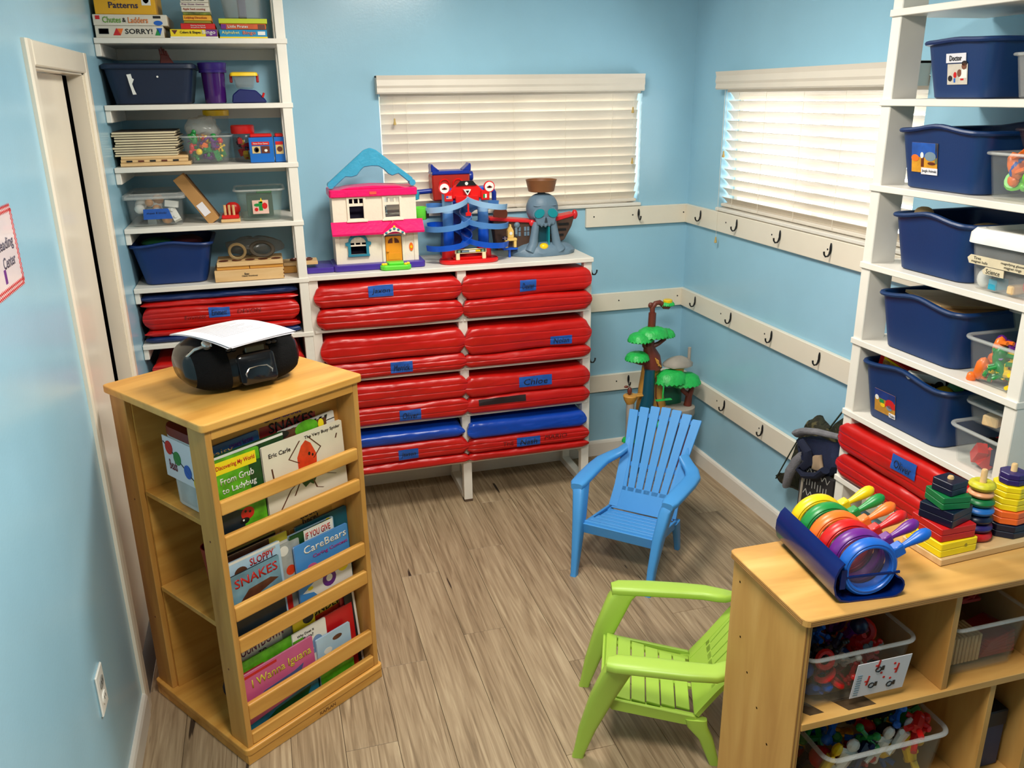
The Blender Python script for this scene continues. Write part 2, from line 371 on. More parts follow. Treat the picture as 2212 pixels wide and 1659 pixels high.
rail(6, 'lower white hook rail on the right wall', .019, 1.75, Z0, (0, 0, 0), R90, (.511, .838, 1.165, 1.42), (.44, .81))
# wall outlet and sign on the left wall
t = thing('wall_outlet', 'white double wall outlet low on the left wall', 'outlet', (XL, -1.872, .425), PI/2)
B('cover_plate', WHT, t, -.036, .036, -.006, 0, -.058, .058, .003)
for k, z in enumerate((.022, -.022)):
    MB().prism(rrect(.034, .03, .012), -.0085, -.005, 'y', Matrix.Translation((0, 0, z))).build('socket', M('outlet_grey', (150, 150, 146), .5) if k == 0 else WHT, t)
    for sx_ in (-.006, .006): MB().box(sx_-.001, sx_+.001, -.0092, -.0084, z-.003, z+.006).build('slot', ink_m, t)
t = thing('wall_sign', 'white reading center sign with red zigzag border on the left wall', 'sign', (XL, -1.935, 1.520), PI/2); t.scale = (.70, .70, .70)
B('card', M('sign_card', (238, 222, 224), .3, .02, coat=.5), t, -.17, .17, -.0025, 0, -.125, .115, .001)
zz = MB()
for (xa, xb, z_, horiz) in ((-.165, .165, .105, 1), (-.165, .165, -.115, 1), (-.115, .105, .16, 0), (-.115, .105, -.16, 0)):
    n = 22 if horiz else 15
    for k in range(n):
        a = xa+(xb-xa)*k/n; b = xa+(xb-xa)*(k+1)/n; m_ = (a+b)/2; w_ = .005
        for off in (-.0065, .0065):
            q = [(a, z_-.004+off), (m_, z_+.004+off), (b, z_-.004+off), (b, z_-.004+w_+off), (m_, z_+.004+w_+off), (a, z_-.004+w_+off)]
            if not horiz: q = [(p[1], p[0]) for p in q]
            zz.prism(q, -.0032, -.0026)
zz.build('zigzag_border', RED, t)
text('Reading', M('sign_ink', (84, 78, 96), .5), t, (.045, -.0026, .012), .17, .042, bold=.02)
text('Center', MATS['sign_ink'], t, (.055, -.0026, -.035), .13, .034, bold=.02)
MB().prism([(-.02, -.09), (0, -.09), (.0, -.05), (-.02, -.05)], -.0034, -.0026).build('clip_art', PUR, t)
# lamps of the room: flush ceiling fixtures
lamp_m = M('lamp_diffuser', (255, 244, 224), .4, .01, emit=2.0)
for (x, y, s) in ((-1.25, -1.3, .27), (-1.6, -3.0, .27)):
    t = thing('ceiling_light', 'flush square ceiling light over the %s' % ('middle of the room' if y > -2 else 'near end of the room'), 'ceiling light', (x, y, 0))
    MB().box(-s, s, -s, s, 2.412, 2.44).build('housing', white_m, t, bevel=.004)
    MB().box(-s+.015, s-.015, -s+.015, s-.015, 2.408, 2.413).build('diffuser', lamp_m, t)
# ------------------------------------------------------------------ nap mats
vred_m = M('red_vinyl', (190, 18, 13), .33, .06, 6, .2, bscale=22); vblue_m = M('blue_vinyl', (16, 66, 170), .26, .06, 6, .25, bscale=22)
vnavy_m = M('dark_blue_vinyl', (14, 40, 92), .4, .06, 6)
def nap_mat(label, group, loc, rz, w_, d, h, mat, seed, tape=None, words=None, layers=3, pinch=.74, notes=None, tape_mat=None, droop=0):
    t = thing('nap_mat', label, 'nap mat', loc, rz, group)
    rg = random.Random(seed); ox = rg.uniform(0, 99)
    rc = min(.016, h*.3)
    base = []                       # cross-section outline, (y, z) in a unit frame; front first
    nf = 24
    for i in range(nf+1): base.append((-1, rc/h+(1-2*rc/h)*i/nf))
    for i in range(1, 5): a_ = PI-PI/2*i/5; base.append(('c', 1, a_))
    for i in range(10): base.append((-1+2*rc/d+(2-4*rc/d)*i/9, 1))
    for i in range(1, 4): a_ = PI/2-PI/2*i/4; base.append(('k', 1, a_))
    for i in range(4): base.append((1, 1-rc/h-(1-2*rc/h)*i/3))
    for i in range(1, 4): a_ = -PI/2*i/4; base.append(('k', 0, a_))
    for i in range(10): base.append((1-2*rc/d-(2-4*rc/d)*i/9, 0))
    for i in range(1, 5): a_ = -PI/2-PI/2*i/5; base.append(('c', 0, a_))
    n = len(base)
    gl = [(j+.12*rg.uniform(-1, 1))/layers for j in range(1, layers)]
    def pt(y, z, u):
        q = abs(u); end = max(0, (q-.93)/.07)
        front = max(0, min(1, -y/(d/2)*1.0))**8; f = z/h
        zz = (f-.5)*2
        hs = (1-(1-pinch)*end**2)*(1+.05*math.sin(u*3+ox))*(1-.05*noise.noise(Vector((u*2.2, ox, 3))))
        z2 = h/2+zz*h/2*hs
        x = u*w_/2+math.copysign(.014*(1-zz*zz)*end**2, u)
        y2 = y*(1-.06*end**2)
        for g in gl: y2 += front*.0022*math.exp(-((f-g)/(.0022/h))**2)
        y2 -= front*.006*(1-zz*zz)
        w1 = noise.noise(Vector((x*8+ox, zz*.8, y*8)))*.0045+noise.noise(Vector((x*26+ox, zz*1.2+x*14, y*14)))*.0013+abs(noise.noise(Vector((x*15+ox, zz*2-x*10, y*20))))*.0014
        wr = w1*(1+1.3*end)
        z2 += wr*(.9 if f > .6 else .2)-droop*u*h*.5; y2 -= wr*front
        return Vector((x, y2, max(.0005, z2)))
    def S(u, k):
        q = base[k % n]
        if q[0] == 'c': y, z = -d/2+rc+rc*math.cos(q[2]), (h-rc if q[1] else rc)+rc*math.sin(q[2])
        elif q[0] == 'k': y, z = d/2-rc+rc*math.cos(q[2]), (h-rc if q[1] else rc)+rc*math.sin(q[2])
        else: y, z = q[0]*d/2, q[1]*h
        return pt(y, z, u)
    nu = 60
    us = [-1+2*i/nu for i in range(nu+1)]
    MB().loft([[tuple(S(u, k)) for k in range(n)] for u in us]).build('cover', mat, t, smooth=True)
    if tape:
        u0, u1, f0, f1 = tape     # along, and fraction of the front height
        def at(u, f):
            p = pt(-d/2, f*h, u); return Vector((p.x, p.y-.0026, p.z))
        nn, nr = 24, 10; G = []
        for j in range(nr+1):
            f = f0+(f1-f0)*j/nr
            G.append([at(u0+(u1-u0)*i/nn, f) for i in range(nn+1)])
        mb = MB(); vs = [tuple(p) for r in G for p in r]; m_ = nn+1
        mb.add(vs, [(j*m_+i, j*m_+i+1, (j+1)*m_+i+1, (j+1)*m_+i) for j in range(nr) for i in range(nn)])
        tp = mb.build('name_tape', tape_mat or tape_m, t, smooth=True)
        if words:
            c = G[nr//2][nn//2]; ymin = min(p.y for r in G for p in r)
            text(words, ink_m, tp, (c.x, ymin-.0006, c.z), (u1-u0)*w_/2*.72, (f1-f0)*h*.55, bold=-.004, shear=.15)
    if notes:
        for (s_, u, f, ww, hh_) in notes:
            c = pt(-d/2, f*h, u); text(s_, M('faded_ink', (96, 16, 14), .6), t, (c.x, c.y-.004, f*h), ww, hh_, bold=-.006, shear=.1)
    return t

# ------------------------------------------------------------------ left wall shelving
PX0, PX1 = -1.901, -1.866            # post of the left unit
UY = -.39
UZ = [2.008, 1.785, 1.5686, 1.3474, 1.1212, .898, .675, .45]
lu = thing('wall_shelving', 'tall white painted shelving full of games, bins and mats beside the door', 'shelving')
for z in UZ:
    B('shelf', white_m, lu, XL+.002, PX1+.004, UY-.004, -.001, z-.018, z, .0015)
    B('cleat', white_m, lu, XL+.001, XL+.02, UY+.004, -.012, z-.06, z-.018, .002)
    B('cleat', white_m, lu, XL+.02, PX0, -.02, -.001, z-.06, z-.018, .002)
B('post', white_m, lu, PX0, PX1, UY, UY+.088, 0, 2.44, .002)
B('post', white_m, lu, PX0, PX1, -.09, -.001, 0, 2.44, .002)

# ------------------------------------------------------------------ nap mat shelf
NY = -.325
SZ = [.883, .659, .440, .2115]
NX = [(-1.864, -1.826), (-1.243, -1.203), (-.664, -.626)]
ns = thing('mat_shelf', 'white two-bay mat shelf under the back window', 'shelf')
B('top_board', white_m, ns, -1.8635, -.622, NY-.012, -.012, 1.094, 1.114, .002)
for a, b in NX:
    B('post', white_m, ns, a, b, NY, NY+.038, 0, 1.094, .002)
    B('post', white_m, ns, a, b, -.055, -.017, 0, 1.094, .002)
    B('floor_runner', white_m, ns, a, b, NY+.038, -.055, .001, .036, .002)
    for z in SZ: B('cleat', white_m, ns, a+.002, b-.002, NY+.038, -.055, z-.05, z-.012, .002)
for (a, b) in ((NX[0][0]+.01, NX[1][0]+.018), (NX[1][1]-.018, NX[2][1]-.012)):
    for z in SZ: B('shelf', white_m, ns, a, b, NY-.006, -.02, z-.012, z, .0015)
MB().box(NX[1][0], NX[1][1], NY-.001, NY+.04, 0.001, .012).build('foot_scuff', M('scuffed_wood', (90, 70, 52), .8), ns)
for z in (1.062, .647):
    o = link('coat_hook', HOOK, ns); o.location = (NX[2][1], NY+.02, z); o.rotation_euler = (0, 0, PI/2); o.scale = (.9,)*3
bl_, br_ = (NX[0][1]+NX[1][0])/2, (NX[1][1]+NX[2][0])/2
G1, G2 = 'red nap mats in the left bay', 'red nap mats in the right bay'
W1, W2, DD = .592, .566, .27
my = NY+DD/2-.03
def lay(cx, z, spec, w_, grp):
    z += .001
    for (lab, h, mat, seed, kw) in spec:
        dx = kw.pop('dx', 0); dy = kw.pop('dy', 0); ww = kw.pop('w', w_)
        nap_mat(lab, grp, (cx+dx, my+dy, z), 0, ww, DD, h, mat, seed, **kw); z += h+.0015
NB = 'nap mats in the left bay of the mat shelf'; NC = 'nap mats in the right bay of the mat shelf'
lay(bl_, SZ[0], [('lower red nap mat in the top cubby under the toy house, no tape', .092, vred_m, 1, {}),
                 ('red nap mat with blue name tape, topmost of the left bay under the toy house', .092, vred_m, 2, dict(tape=(-.3, .05, .42, .92), words='Jaxon', dx=-.004))], W1, NB)
lay(bl_, SZ[1], [('red nap mat taped in blue, lower of the second left cubby', .075, vred_m, 3, dict(tape=(-.1, .22, .2, .88), words='Merrick', dx=.01)),
                 ('untaped red nap mat, upper of the second left cubby', .108, vred_m, 4, dict(dx=.004))], W1, NB)
lay(bl_, SZ[2], [('red nap mat taped in blue, lower of the third left cubby', .086, vred_m, 5, dict(tape=(-.02, .3, .12, .72), words='Oliver', dx=.012)),
                 ('untaped red nap mat, upper of the third left cubby', .1, vred_m, 6, dict(dx=.01))], W1, NB)
lay(bl_, SZ[3], [('thin red nap mat at the very bottom of the left bay', .042, vred_m, 7, dict(layers=1, pinch=.6, dx=.012)),
                 ('red nap mat taped in blue under a blue mat, bottom left cubby', .084, vred_m, 8, dict(tape=(-.05, .25, .15, .72), words='Jaxson', pinch=.6, dx=.006)),
                 ('blue nap mat lying on red mats in the bottom left cubby', .052, vblue_m, 9, dict(layers=1, w=.57))], W1, NB)
lay(br_, SZ[0], [('lower red nap mat in the top right cubby, no tape', .086, vred_m, 11, dict(dx=.003)),
                 ('red nap mat with blue name tape, topmost of the right bay under the pirate toy', .1, vred_m, 12, dict(tape=(-.14, .12, .2, .68), words='Dexter', droop=-.05))], W2, NC)
lay(br_, SZ[1], [('thin red nap mat, lower of the second right cubby', .06, vred_m, 13, dict(layers=2)),
                 ('puffy red nap mat taped in blue at right, second right cubby', .118, vred_m, 14, dict(tape=(.34, .7, .12, .46), words='Nolan', pinch=.6, dx=.004))], W2, NC)
lay(br_, SZ[2], [('red nap mat with a black strip, lower of the third right cubby', .08, vred_m, 15, dict(tape=(-.84, -.06, .55, .9), tape_mat=M('black_tape', (34, 16, 18), .5), layers=2)),
                 ('red nap mat with long blue name tape, upper of the third right cubby', .092, vred_m, 16, dict(tape=(-.17, .38, .3, .85), words='Chloe', layers=2))], W2, NC)
lay(br_, SZ[3], [('thin red nap mat at the very bottom of the right bay', .036, vred_m, 17, dict(layers=1, pinch=.6)),
                 ('red nap mat taped in blue with faded marker, bottom right cubby', .07, vred_m, 18, dict(tape=(-.22, .18, .15, .8), words='Nash', notes=[('THE', -.36, .5, .05, .02), ('MARIO', .45, .62, .11, .022)])),
                 ('blue nap mat with a red hem in the bottom right cubby', .074, vblue_m, 19, dict(layers=1, w=.55, dx=-.004))], W2, NC)
# mats in the left unit
GL = 'nap mats on the low shelves of the wall shelving'
zc = .9
for (lab, h, mat, seed, kw) in [('flat dark blue mat under the red mats on the wall shelving', .022, vnavy_m, 21, dict(layers=1)), ('thin red mat under the big red mat on the wall shelving', .026, vred_m, 22, dict(layers=1)),
                                ('big red mat with blue name tape on the wall shelving', .088, vred_m, 23, dict(tape=(-.18, .1, .42, .88), words='Emmett', layers=4, notes=[('Emmett', -.36, .5, .08, .016), ('DEVON', .36, .62, .09, .016)])),
                                ('thin red mat on top of the big red mat, wall shelving', .022, vred_m, 24, dict(layers=1)), ('flat dark blue mat on top of the red mats, wall shelving', .024, vnavy_m, 25, dict(layers=1))]:
    nap_mat(lab, GL, (-2.205, -.225, zc), 0, .565, .3, h, mat, seed, **kw); zc += h+.0012
for k, h in enumerate((.07, .07)):
    nap_mat('%s red mat half hidden behind the black stereo' % ('lower' if k == 0 else 'upper'), GL, (-2.2, -.225, .677+k*.072), 0, .56, .3, h, vred_m, 30+k)

# ------------------------------------------------------------------ right wall shelving
RX, RY0, RY1 = -.33, -1.735, -2.345      # front plane, far end, near end
RZ = [2.005, 1.778, 1.548, 1.326, 1.095, .866, .640, .42]
RL = RY0-RY1
ru = thing('wall_shelving', 'tall white shelving of blue totes against the right wall', 'shelving', (0, RY0, 0), -PI/2)
for z in RZ:
    B('shelf', white_m, ru, -.002, RL+.002, RX-.006, -.021, z-.018, z, .0015)
for x0 in (0, RL-.038):
    B('post', white_m, ru, x0, x0+.038, RX, RX+.082, 0, 2.44, .002)
# ------------------------------------------------------------------ totes and bins
def tote_mesh(w_, d, h, taper, r, wave, th=.0035):
    def loop(z, f, dw=0):
        ww, dd = w_-2*taper*(1-f)-2*dw, d-2*taper*(1-f)-2*dw
        out = []
        for x, y in rrect(ww, dd, max(.004, r-dw), 5):
            b = wave*math.exp(-(x/(.24*w_))**2)*(f**8) if abs(y) > dd*.3 else 0
            out.append((x, y, z+b))
        return out
    # extra points along the straight front/back for the wave
    def dens(lp):
        out = []
        for i, p in enumerate(lp):
            q = lp[(i+1) % len(lp)]
            out.append(p)
            L = math.dist(p[:2], q[:2])
            if L > .06:
                for k in range(1, 9):
                    a = k/9; out.append((p[0]+(q[0]-p[0])*a, p[1]+(q[1]-p[1])*a, p[2]))
        return out
    def rewave(lp, f):
        mx = max(abs(p[1]) for p in lp)
        return [(x, y, z+(wave*math.exp(-(x/(.24*w_))**2)*f if abs(y) > mx*.9 else 0)) for x, y, z in lp]
    def L(z, f, dw=0, wv=0):
        ww, dd = w_-2*taper*(1-f)-2*dw, d-2*taper*(1-f)-2*dw
        return rewave(dens([(x, y, z) for x, y in rrect(ww, dd, max(.004, r-dw), 5)]), wv)
    body = MB().loft([L(0, 0, .006), L(.004, .01), L(h*.5, .5), L(h*.9, .9, 0, .5), L(h, 1, 0, 1), L(h, 1, th, 1), L(h*.9, .9, th, .5), L(.006, 0, th)])
    return body, L(h, 1, -.004, 1)
def tote(name, label, cat, loc, rz, w_, d, h, mat, rimmat=None, taper=.02, r=.035, wave=.02, lip=.008, group=None):
    t = thing(name, label, cat, loc, rz, group)
    b, lp = tote_mesh(w_, d, h, taper, r, wave)
    b.build('body', mat, t, smooth=True)
    MB().tube(lp, lip, 8, True, flat=.8).build('rim', rimmat or mat, t, smooth=True)
    return t
btote_m = M('blue_tote', (2, 46, 96), .42, .06, 5, .05, bscale=200); dtote_m = M('dark_blue_tote', (5, 26, 54), .5, .06, 5)
BT = 'blue totes on the right wall shelving'
def ry(y): return (RX/2-.005, y, 0)
def pic(parent, y, x0, x1, z0, z1, bgm, items, name='photo_label'):
    mb = MB(); mb.use(bgm).box(x0, x1, y-.0008, y, z0, z1)
    for m_, kind, a in items:
        mb.use(m_)
        if kind == 'b': mb.box(a[0], a[1], y-.0014, y-.0008, a[2], a[3])
        elif kind == 'e': mb.disc(a[0], a[1], a[2], a[3], y-.0016, y-.0008, 14)
        elif kind == 'p': mb.prism(a, y-.0014, y-.0008)
    return mb.build(name, None, parent)
specs = [ # z, y centre, width along the wall, height, wave, label
    (1.778, -1.975, .235, .135, .004, 'closed-rim blue tote labelled Doctor on the upper right shelving', 'doc'),
    (1.548, -1.955, .30, .150, .014, 'blue tote labelled Jungle Animals on the right shelving', 'jun'),
    (1.326, -1.968, .29, .148, .016, 'unlabelled blue tote beside the white-lidded science box', ''),
    (1.095, -1.965, .31, .155, .016, 'unlabelled blue tote with cardboard inside, above the trains tote', ''),
    (.866, -1.945, .335, .168, .018, 'blue tote labelled Trains, lowest on the right shelving', 'tra')]
D_ = .285
photo_m = M('photo_beige', (206, 196, 180), .35, .1, 30)
for (z, y, w_, h, wv, lab, kind) in specs:
    t = tote('storage_tote', lab, 'tote', (-.178, y, z), -PI/2, w_, D_, h, btote_m, wave=wv, group=BT)
    fy = -D_/2
    if kind == 'doc':
        X = Matrix.Translation((0, fy+.02, 0)) @ Matrix.Rotation(math.atan(.02/h), 4, 'X')
        s = MB().box(-.035, .03, -.0022, -.001, .087, .109, X).build('name_label', paper_m, t)
        text('Doctor', ink_m, s, (-.003, -.003, .098), .04, .013, bold=.02).matrix_local = X
        pic(t, -.001, -.03, .036, .035, .084, photo_m, [(M('skin_photo', (120, 72, 50), .5), 'e', (.025, .078, .008, .008)), (M('dark_hair_photo', (30, 20, 18), .5), 'e', (.026, .085, .009, .006)), (WHT, 'p', [(.01, .05), (.034, .05), (.034, .07), (.02, .074)]), (RED, 'e', (-.004, .058, .005, .007)), (MATS['skin_photo'], 'e', (.01, .062, .007, .009)), (BLU, 'b', (-.008, -.003, .04, .05)), (MATS['dark_hair_photo'], 'e', (-.02, .05, .007, .007)), (RED, 'b', (.014, .024, .045, .049))]).matrix_local = X
    if kind == 'jun':
        X = Matrix.Translation((0, fy+.02, 0)) @ Matrix.Rotation(math.atan(.02/h), 4, 'X')
        pic(t, -.001, -.093, .0, .045, .122, M('sand_photo', (214, 150, 40), .4, .15, 40), [(M('sky_photo', (30, 86, 170), .4, .2, 30), 'b', (-.093, .0, .085, .122)), (ORG, 'e', (-.08, .082, .014, .009)), (GRY, 'e', (-.025, .088, .02, .012)), (M('olive_photo', (110, 110, 70), .5), 'b', (-.008, .0, .07, .122)), (BRN, 'b', (-.058, -.048, .06, .085)), (BRN, 'e', (-.02, .07, .014, .004)), (WHT, 'e', (-.055, .09, .006, .008))]).matrix_local = X
        s = MB().box(-.056, .002, -.0028, -.0016, .041, .058, X).build('name_label', paper_m, t)
        text('Jungle Animals', ink_m, s, (-.027, -.003, .0495), .052, .009, bold=.0).matrix_local = X
    if kind == 'tra':
        X = Matrix.Translation((0, fy+.02, 0)) @ Matrix.Rotation(math.atan(.02/h), 4, 'X')
        pic(t, -.001, -.105, -.018, .03, .1, M('train_photo', (188, 132, 40), .4, .15, 40), [(M('night_photo', (20, 50, 120), .4, .2, 30), 'b', (-.105, -.018, .075, .1)), (RED, 'e', (-.038, .068, .02, .014)), (RED, 'b', (-.06, -.018, .056, .064)), (GRN, 'b', (-.084, -.066, .062, .073)), (YEL, 'e', (-.07, .056, .01, .006)), (WHT, 'e', (-.095, .074, .008, .008)), (GRY, 'e', (-.042, .055, .012, .008))]).matrix_local = X
        s = MB().box(-.042, -.016, -.0028, -.0016, .028, .041, X).build('name_label', paper_m, t)
        text('Trains', ink_m, s, (-.029, -.003, .0345), .022, .008, bold=.0).matrix_local = X
# ------------------------------------------------------------------ loose toys for the bins
def _toy_meshes():
    out = {}
    a = MB()
    a.tube([(-.02, 0, 0), (.02, 0, 0)], .004, 6); a.tube([(0, -.02, 0), (0, .02, 0)], .004, 6)
    for p in ((-.02, 0, 0), (.02, 0, 0), (0, -.02, 0), (0, .02, 0)): a.ell(p, .007, .007, .007, 8, 5)
    out['jack'] = a
    b = MB(); b.tube([(0, 0, -.018), (0, 0, .006)], [.008, .011], 8); b.ell((0, 0, .017), .0095, .0095, .0095, 8, 6)
    b.tube([(-.018, 0, .006), (.018, 0, .006)], .0045, 6); b.tube([(-.006, 0, -.018), (-.012, 0, -.03)], .005, 6); b.tube([(.006, 0, -.018), (.012, 0, -.03)], .005, 6)
    out['figure'] = b
    c = MB(); c.prism([(-.02, -.012), (.02, -.012), (.02, .012), (-.02, .012)], -.01, .01)
    for x in (-.01, .01): c.lathe([(.005, .012), (.005, .016)], 8, Matrix.Translation((x, 0, 0)))
    out['block'] = c
    d = MB(); d.torus((0, 0, 0), .017, .006, 14, 6); out['ring'] = d
    e = MB()
    pts = []
    for k in range(24):
        r = .022 if (k//2) % 2 == 0 else .015
        an = 2*PI*k/24; pts.append((r*math.cos(an), r*math.sin(an)))
    e.prism(pts, -.005, .005); out['gear'] = e
    f = MB(); f.lathe([(.003, -.02), (.02, -.018), (.022, -.006), (.02, 0), (.003, .002)], 12); f.tube([(0, 0, 0), (0, 0, .018)], .004, 6); out['cup'] = f
    g = MB(); g.ell((0, 0, 0), .024, .013, .012, 10, 6); g.ell((.022, 0, .01), .011, .009, .009, 8, 6)
    for sx in (-.012, .012):
        for sy in (-.007, .007): g.tube([(sx, sy, -.004), (sx*1.1, sy*1.2, -.022)], .0042, 6)
    out['animal'] = g
    h = MB(); h.ell((0, 0, 0), .015, .015, .015, 10, 7); out['ball'] = h
    return {k: v.mesh('toy_'+k, smooth=(k in ('jack', 'figure', 'ring', 'animal', 'ball', 'cup'))) for k, v in out.items()}
TOYS = _toy_meshes()
TM = {}
def toy_mesh(kind, mat):
    if (kind, mat.name) not in TM:
        me = TOYS[kind].copy(); me.materials.clear(); me.materials.append(mat); TM[(kind, mat.name)] = me
    return TM[(kind, mat.name)]
NAMES = dict(jack='toy_connector', figure='toy_figure', block='toy_block', ring='toy_ring', gear='toy_gear', cup='toy_cup', animal='toy_animal', ball='toy_ball')
def junk(center, rz, w_, d, z0, z1, n, kinds, mats, label, group, seed, s=1.0, skew=0):
    rg = random.Random(seed); R = Matrix.Rotation(rz, 3, 'Z')
    for k in range(n):
        kd = kinds[k % len(kinds)]; m_ = mats[rg.randrange(len(mats))]
        o = link(NAMES[kd], toy_mesh(kd, m_))
        f = rg.random()
        p = R @ Vector((rg.uniform(-w_/2, w_/2), rg.uniform(-d/2, d/2)+skew, 0))
        o.location = (center[0]+p.x, center[1]+p.y, z0+(z1-z0)*(k+.5)/n)
        o.rotation_euler = (rg.uniform(0, 6), rg.uniform(0, 6), rg.uniform(0, 6)); q = s*rg.uniform(.8, 1.2); o.scale = (q, q, q)
        cn = m_.name.split('_')[0]; l = R.inverted() @ Vector((o.location.x-center[0], o.location.y-center[1], 0)); f3 = (k+.5)/n
        lab = '%s %s%s, %s %s' % ('small ' if q < s*.93 else ('big ' if q > s*1.08 else ''), cn, ' '+label.format(kind=NAMES[kd].replace('toy_', 'toy ')), 'lower' if f3 < .34 else ('middle' if f3 < .67 else 'upper'), ('front ' if l.y < 0 else 'back ')+('left' if l.x < 0 else 'right'))
        tag(o, ' '.join(lab.split()), 'toy', group)
ALLC = [RED, YEL, GRN, BLU, ORG, PUR]
def lid(t, w_, d, z, mat, h=.014, r=.03, name='lid'):
    return MB().loft([[(x, y, z-.006) for x, y in rrect(w_+.014, d+.014, r)], [(x, y, z+h*.6) for x, y in rrect(w_+.012, d+.012, r)], [(x, y, z+h) for x, y in rrect(w_-.004, d-.004, r)], [(x, y, z+h) for x, y in rrect(w_-.03, d-.03, r)], [(x, y, z+h*.6) for x, y in rrect(w_-.036, d-.036, r)]]).build(name, mat, t, smooth=True)
# right column of the right shelving (near end). local x runs towards the viewer
cx_ = -.17
t = tote('clear_bin', 'tall clear bin of brushes beside the Doctor tote', 'bin', (cx_, -2.225, 1.778), -PI/2, .17, .28, .098, cloudy_m, rim_m, .012, .02, 0, .005)
for k in range(5):
    o = MB().tube([(0, 0, 0), (.004*(k-2), -.004, .105)], [.004, .006], 8).build('paint_brush', lightwood_m); o.location = (-.27+.012*k, -2.165-.018*k, 1.785)
    tag(o, 'wooden brush handle standing in the clear bin by the Doctor tote, %s from the left' % ('first', 'second', 'third', 'fourth', 'fifth')[k], 'brush', 'brush handles in the clear bin')
t = tote('clear_bin', 'clear bin of mixed toys beside the Jungle Animals tote', 'bin', (cx_, -2.215, 1.548), -PI/2, .20, .29, .107, clear_m, rim_m, .012, .02, 0, .005)
junk((-.24, -2.215), -PI/2, .14, .12, 1.568, 1.64, 26, ['cup', 'animal', 'ball', 'block', 'ring'], [LIM, PUR, YEL, WHT, ORG, BLU], '{kind} in the bin beside the Jungle Animals tote', 'toys in the bin beside the Jungle Animals tote', 3, 1.25)
t = tote('smoky_bin', 'smoky grey bowl stacked on the clear bin beside the Jungle Animals tote', 'bin', (cx_, -2.235, 1.662), -PI/2, .16, .24, .048, clear('smoky_plastic', (70, 60, 70), .5, .2), None, .012, .03, 0, .004)
# science box
t = tote('science_box', 'clear lidded box with handwritten science labels on the right shelving', 'box', (cx_, -2.215, 1.326), -PI/2, .205, .30, .118, cloudy_m, rim_m, .012, .02, 0, .004)
lid(t, .212, .306, .122, WHT, .03)
mask_m = M('masking_tape', (222, 206, 172), .7, .06, 30)
X = Matrix.Translation((0, -.148, 0)) @ Matrix.Rotation(.09, 4, 'X')
MB().prism([(-.088, .066), (-.094, .079), (-.084, .088), (.092, .088), (.098, .074), (.09, .066)], -.0035, -.0022, 'y', X).build('tape_label', mask_m, t)
MB().prism([(-.04, .046), (-.045, .054), (-.035, .064), (.02, .064), (.02, .046)], -.0035, -.0022, 'y', X).build('tape_label', mask_m, t)
for s_, x, z, ww, hh in (('Tires', -.062, .082, .022, .007), ('magnet balls', -.055, .0725, .05, .008), ('magnifying glasses', .045, .082, .07, .007), ('magnet rings', .045, .0725, .05, .008), ('Science', -.012, .0548, .042, .012)):
    text(s_, ink_m, t, (x, -.0042, z), ww, hh, bold=-.004, shear=.1).matrix_local = X
for nm, lab, m_, p, sc_ in (('toy_egg', 'white egg in the science box', WHT, (-.285, -2.14, 1.352), (1.1, 1.1, 1.6)), ('toy_ball', 'red ball in the science box', RED, (-.285, -2.29, 1.36), (1.7, 1.7, 1.7))):
    o = link(nm, toy_mesh('ball', m_)); o.location = p; o.scale = sc_; tag(o, lab, 'toy')
o = MB().box(-.02, .02, -.012, .012, -.013, .013).build('toy_block', TEA, None, bevel=.002); o.location = (-.29, -2.19, 1.346); tag(o, 'teal block in the science box', 'toy')
o = MB().box(-.022, .022, -.01, .01, -.011, .011).build('toy_block', lightwood_m, None, bevel=.004); o.location = (-.29, -2.245, 1.344); tag(o, 'wooden block in the science box', 'toy')
o = MB().lathe([(.004, -.01), (.02, -.01), (.022, 0), (.02, .01), (.004, .01)], 14).build('toy_disc', BLK, None, smooth=True); o.location = (-.25, -2.21, 1.40); o.rotation_euler = (1.2, .3, 0); tag(o, 'black tire in the science box', 'toy')
# animals bin, level 1.095
t = tote('clear_bin', 'clear bin of plastic animals above the small stacked bins', 'bin', (cx_-.005, -2.24, 1.095), -PI/2, .19, .29, .112, clear_m, rim_m, .012, .03, 0, .006)
junk((-.25, -2.24), -PI/2, .125, .10, 1.122, 1.19, 26, ['animal', 'animal', 'figure', 'animal'], [YEL, YEL, RED, GRN, ORG, PUR], '{kind} in the clear bin of plastic animals', 'toys in the bin of plastic animals', 5, 1.2)
t = tote('clear_bin', 'clear empty bin stacked behind the plastic animals', 'bin', (cx_+.05, -2.235, 1.216), -PI/2, .17, .16, .05, clear('grey_clear', (150, 165, 160), .3), rim_m, .008, .02, 0, .004)
# two stacked bins, level .866
t = tote('clear_bin', 'lower of two small stacked clear bins, dark toys inside', 'bin', (cx_-.01, -2.235, .866), -PI/2, .18, .28, .103, clear_m, rim_m, .012, .025, 0, .006)
junk((-.24, -2.235), -PI/2, .115, .12, .89, .93, 16, ['block', 'ball', 'cup'], [BLK, NAV, BLK, NAV, RED], '{kind} in the lower stacked clear bin', 'toys in the lower stacked clear bin', 6, 1.2)
t = tote('clear_bin', 'upper of two small stacked clear bins, wooden pieces inside', 'bin', (cx_+.0, -2.235, .977), -PI/2, .165, .24, .055, clear_m, rim_m, .008, .025, 0, .005)
lid(t, .165, .24, .058, clear('grey_lid', (130, 150, 156), .45), .01)
for k in range(2):
    o = MB().box(-.034, .034, -.02, .02, -.014, .014).build('toy_block', lightwood_m, None, bevel=.003); o.location = (-.25+.02*k, -2.22-.05*k, .997); o.rotation_euler = (0, 0, .3-k*.5); tag(o, '%s pale wooden block in the upper stacked clear bin' % ('larger' if k == 0 else 'nearer'), 'toy')
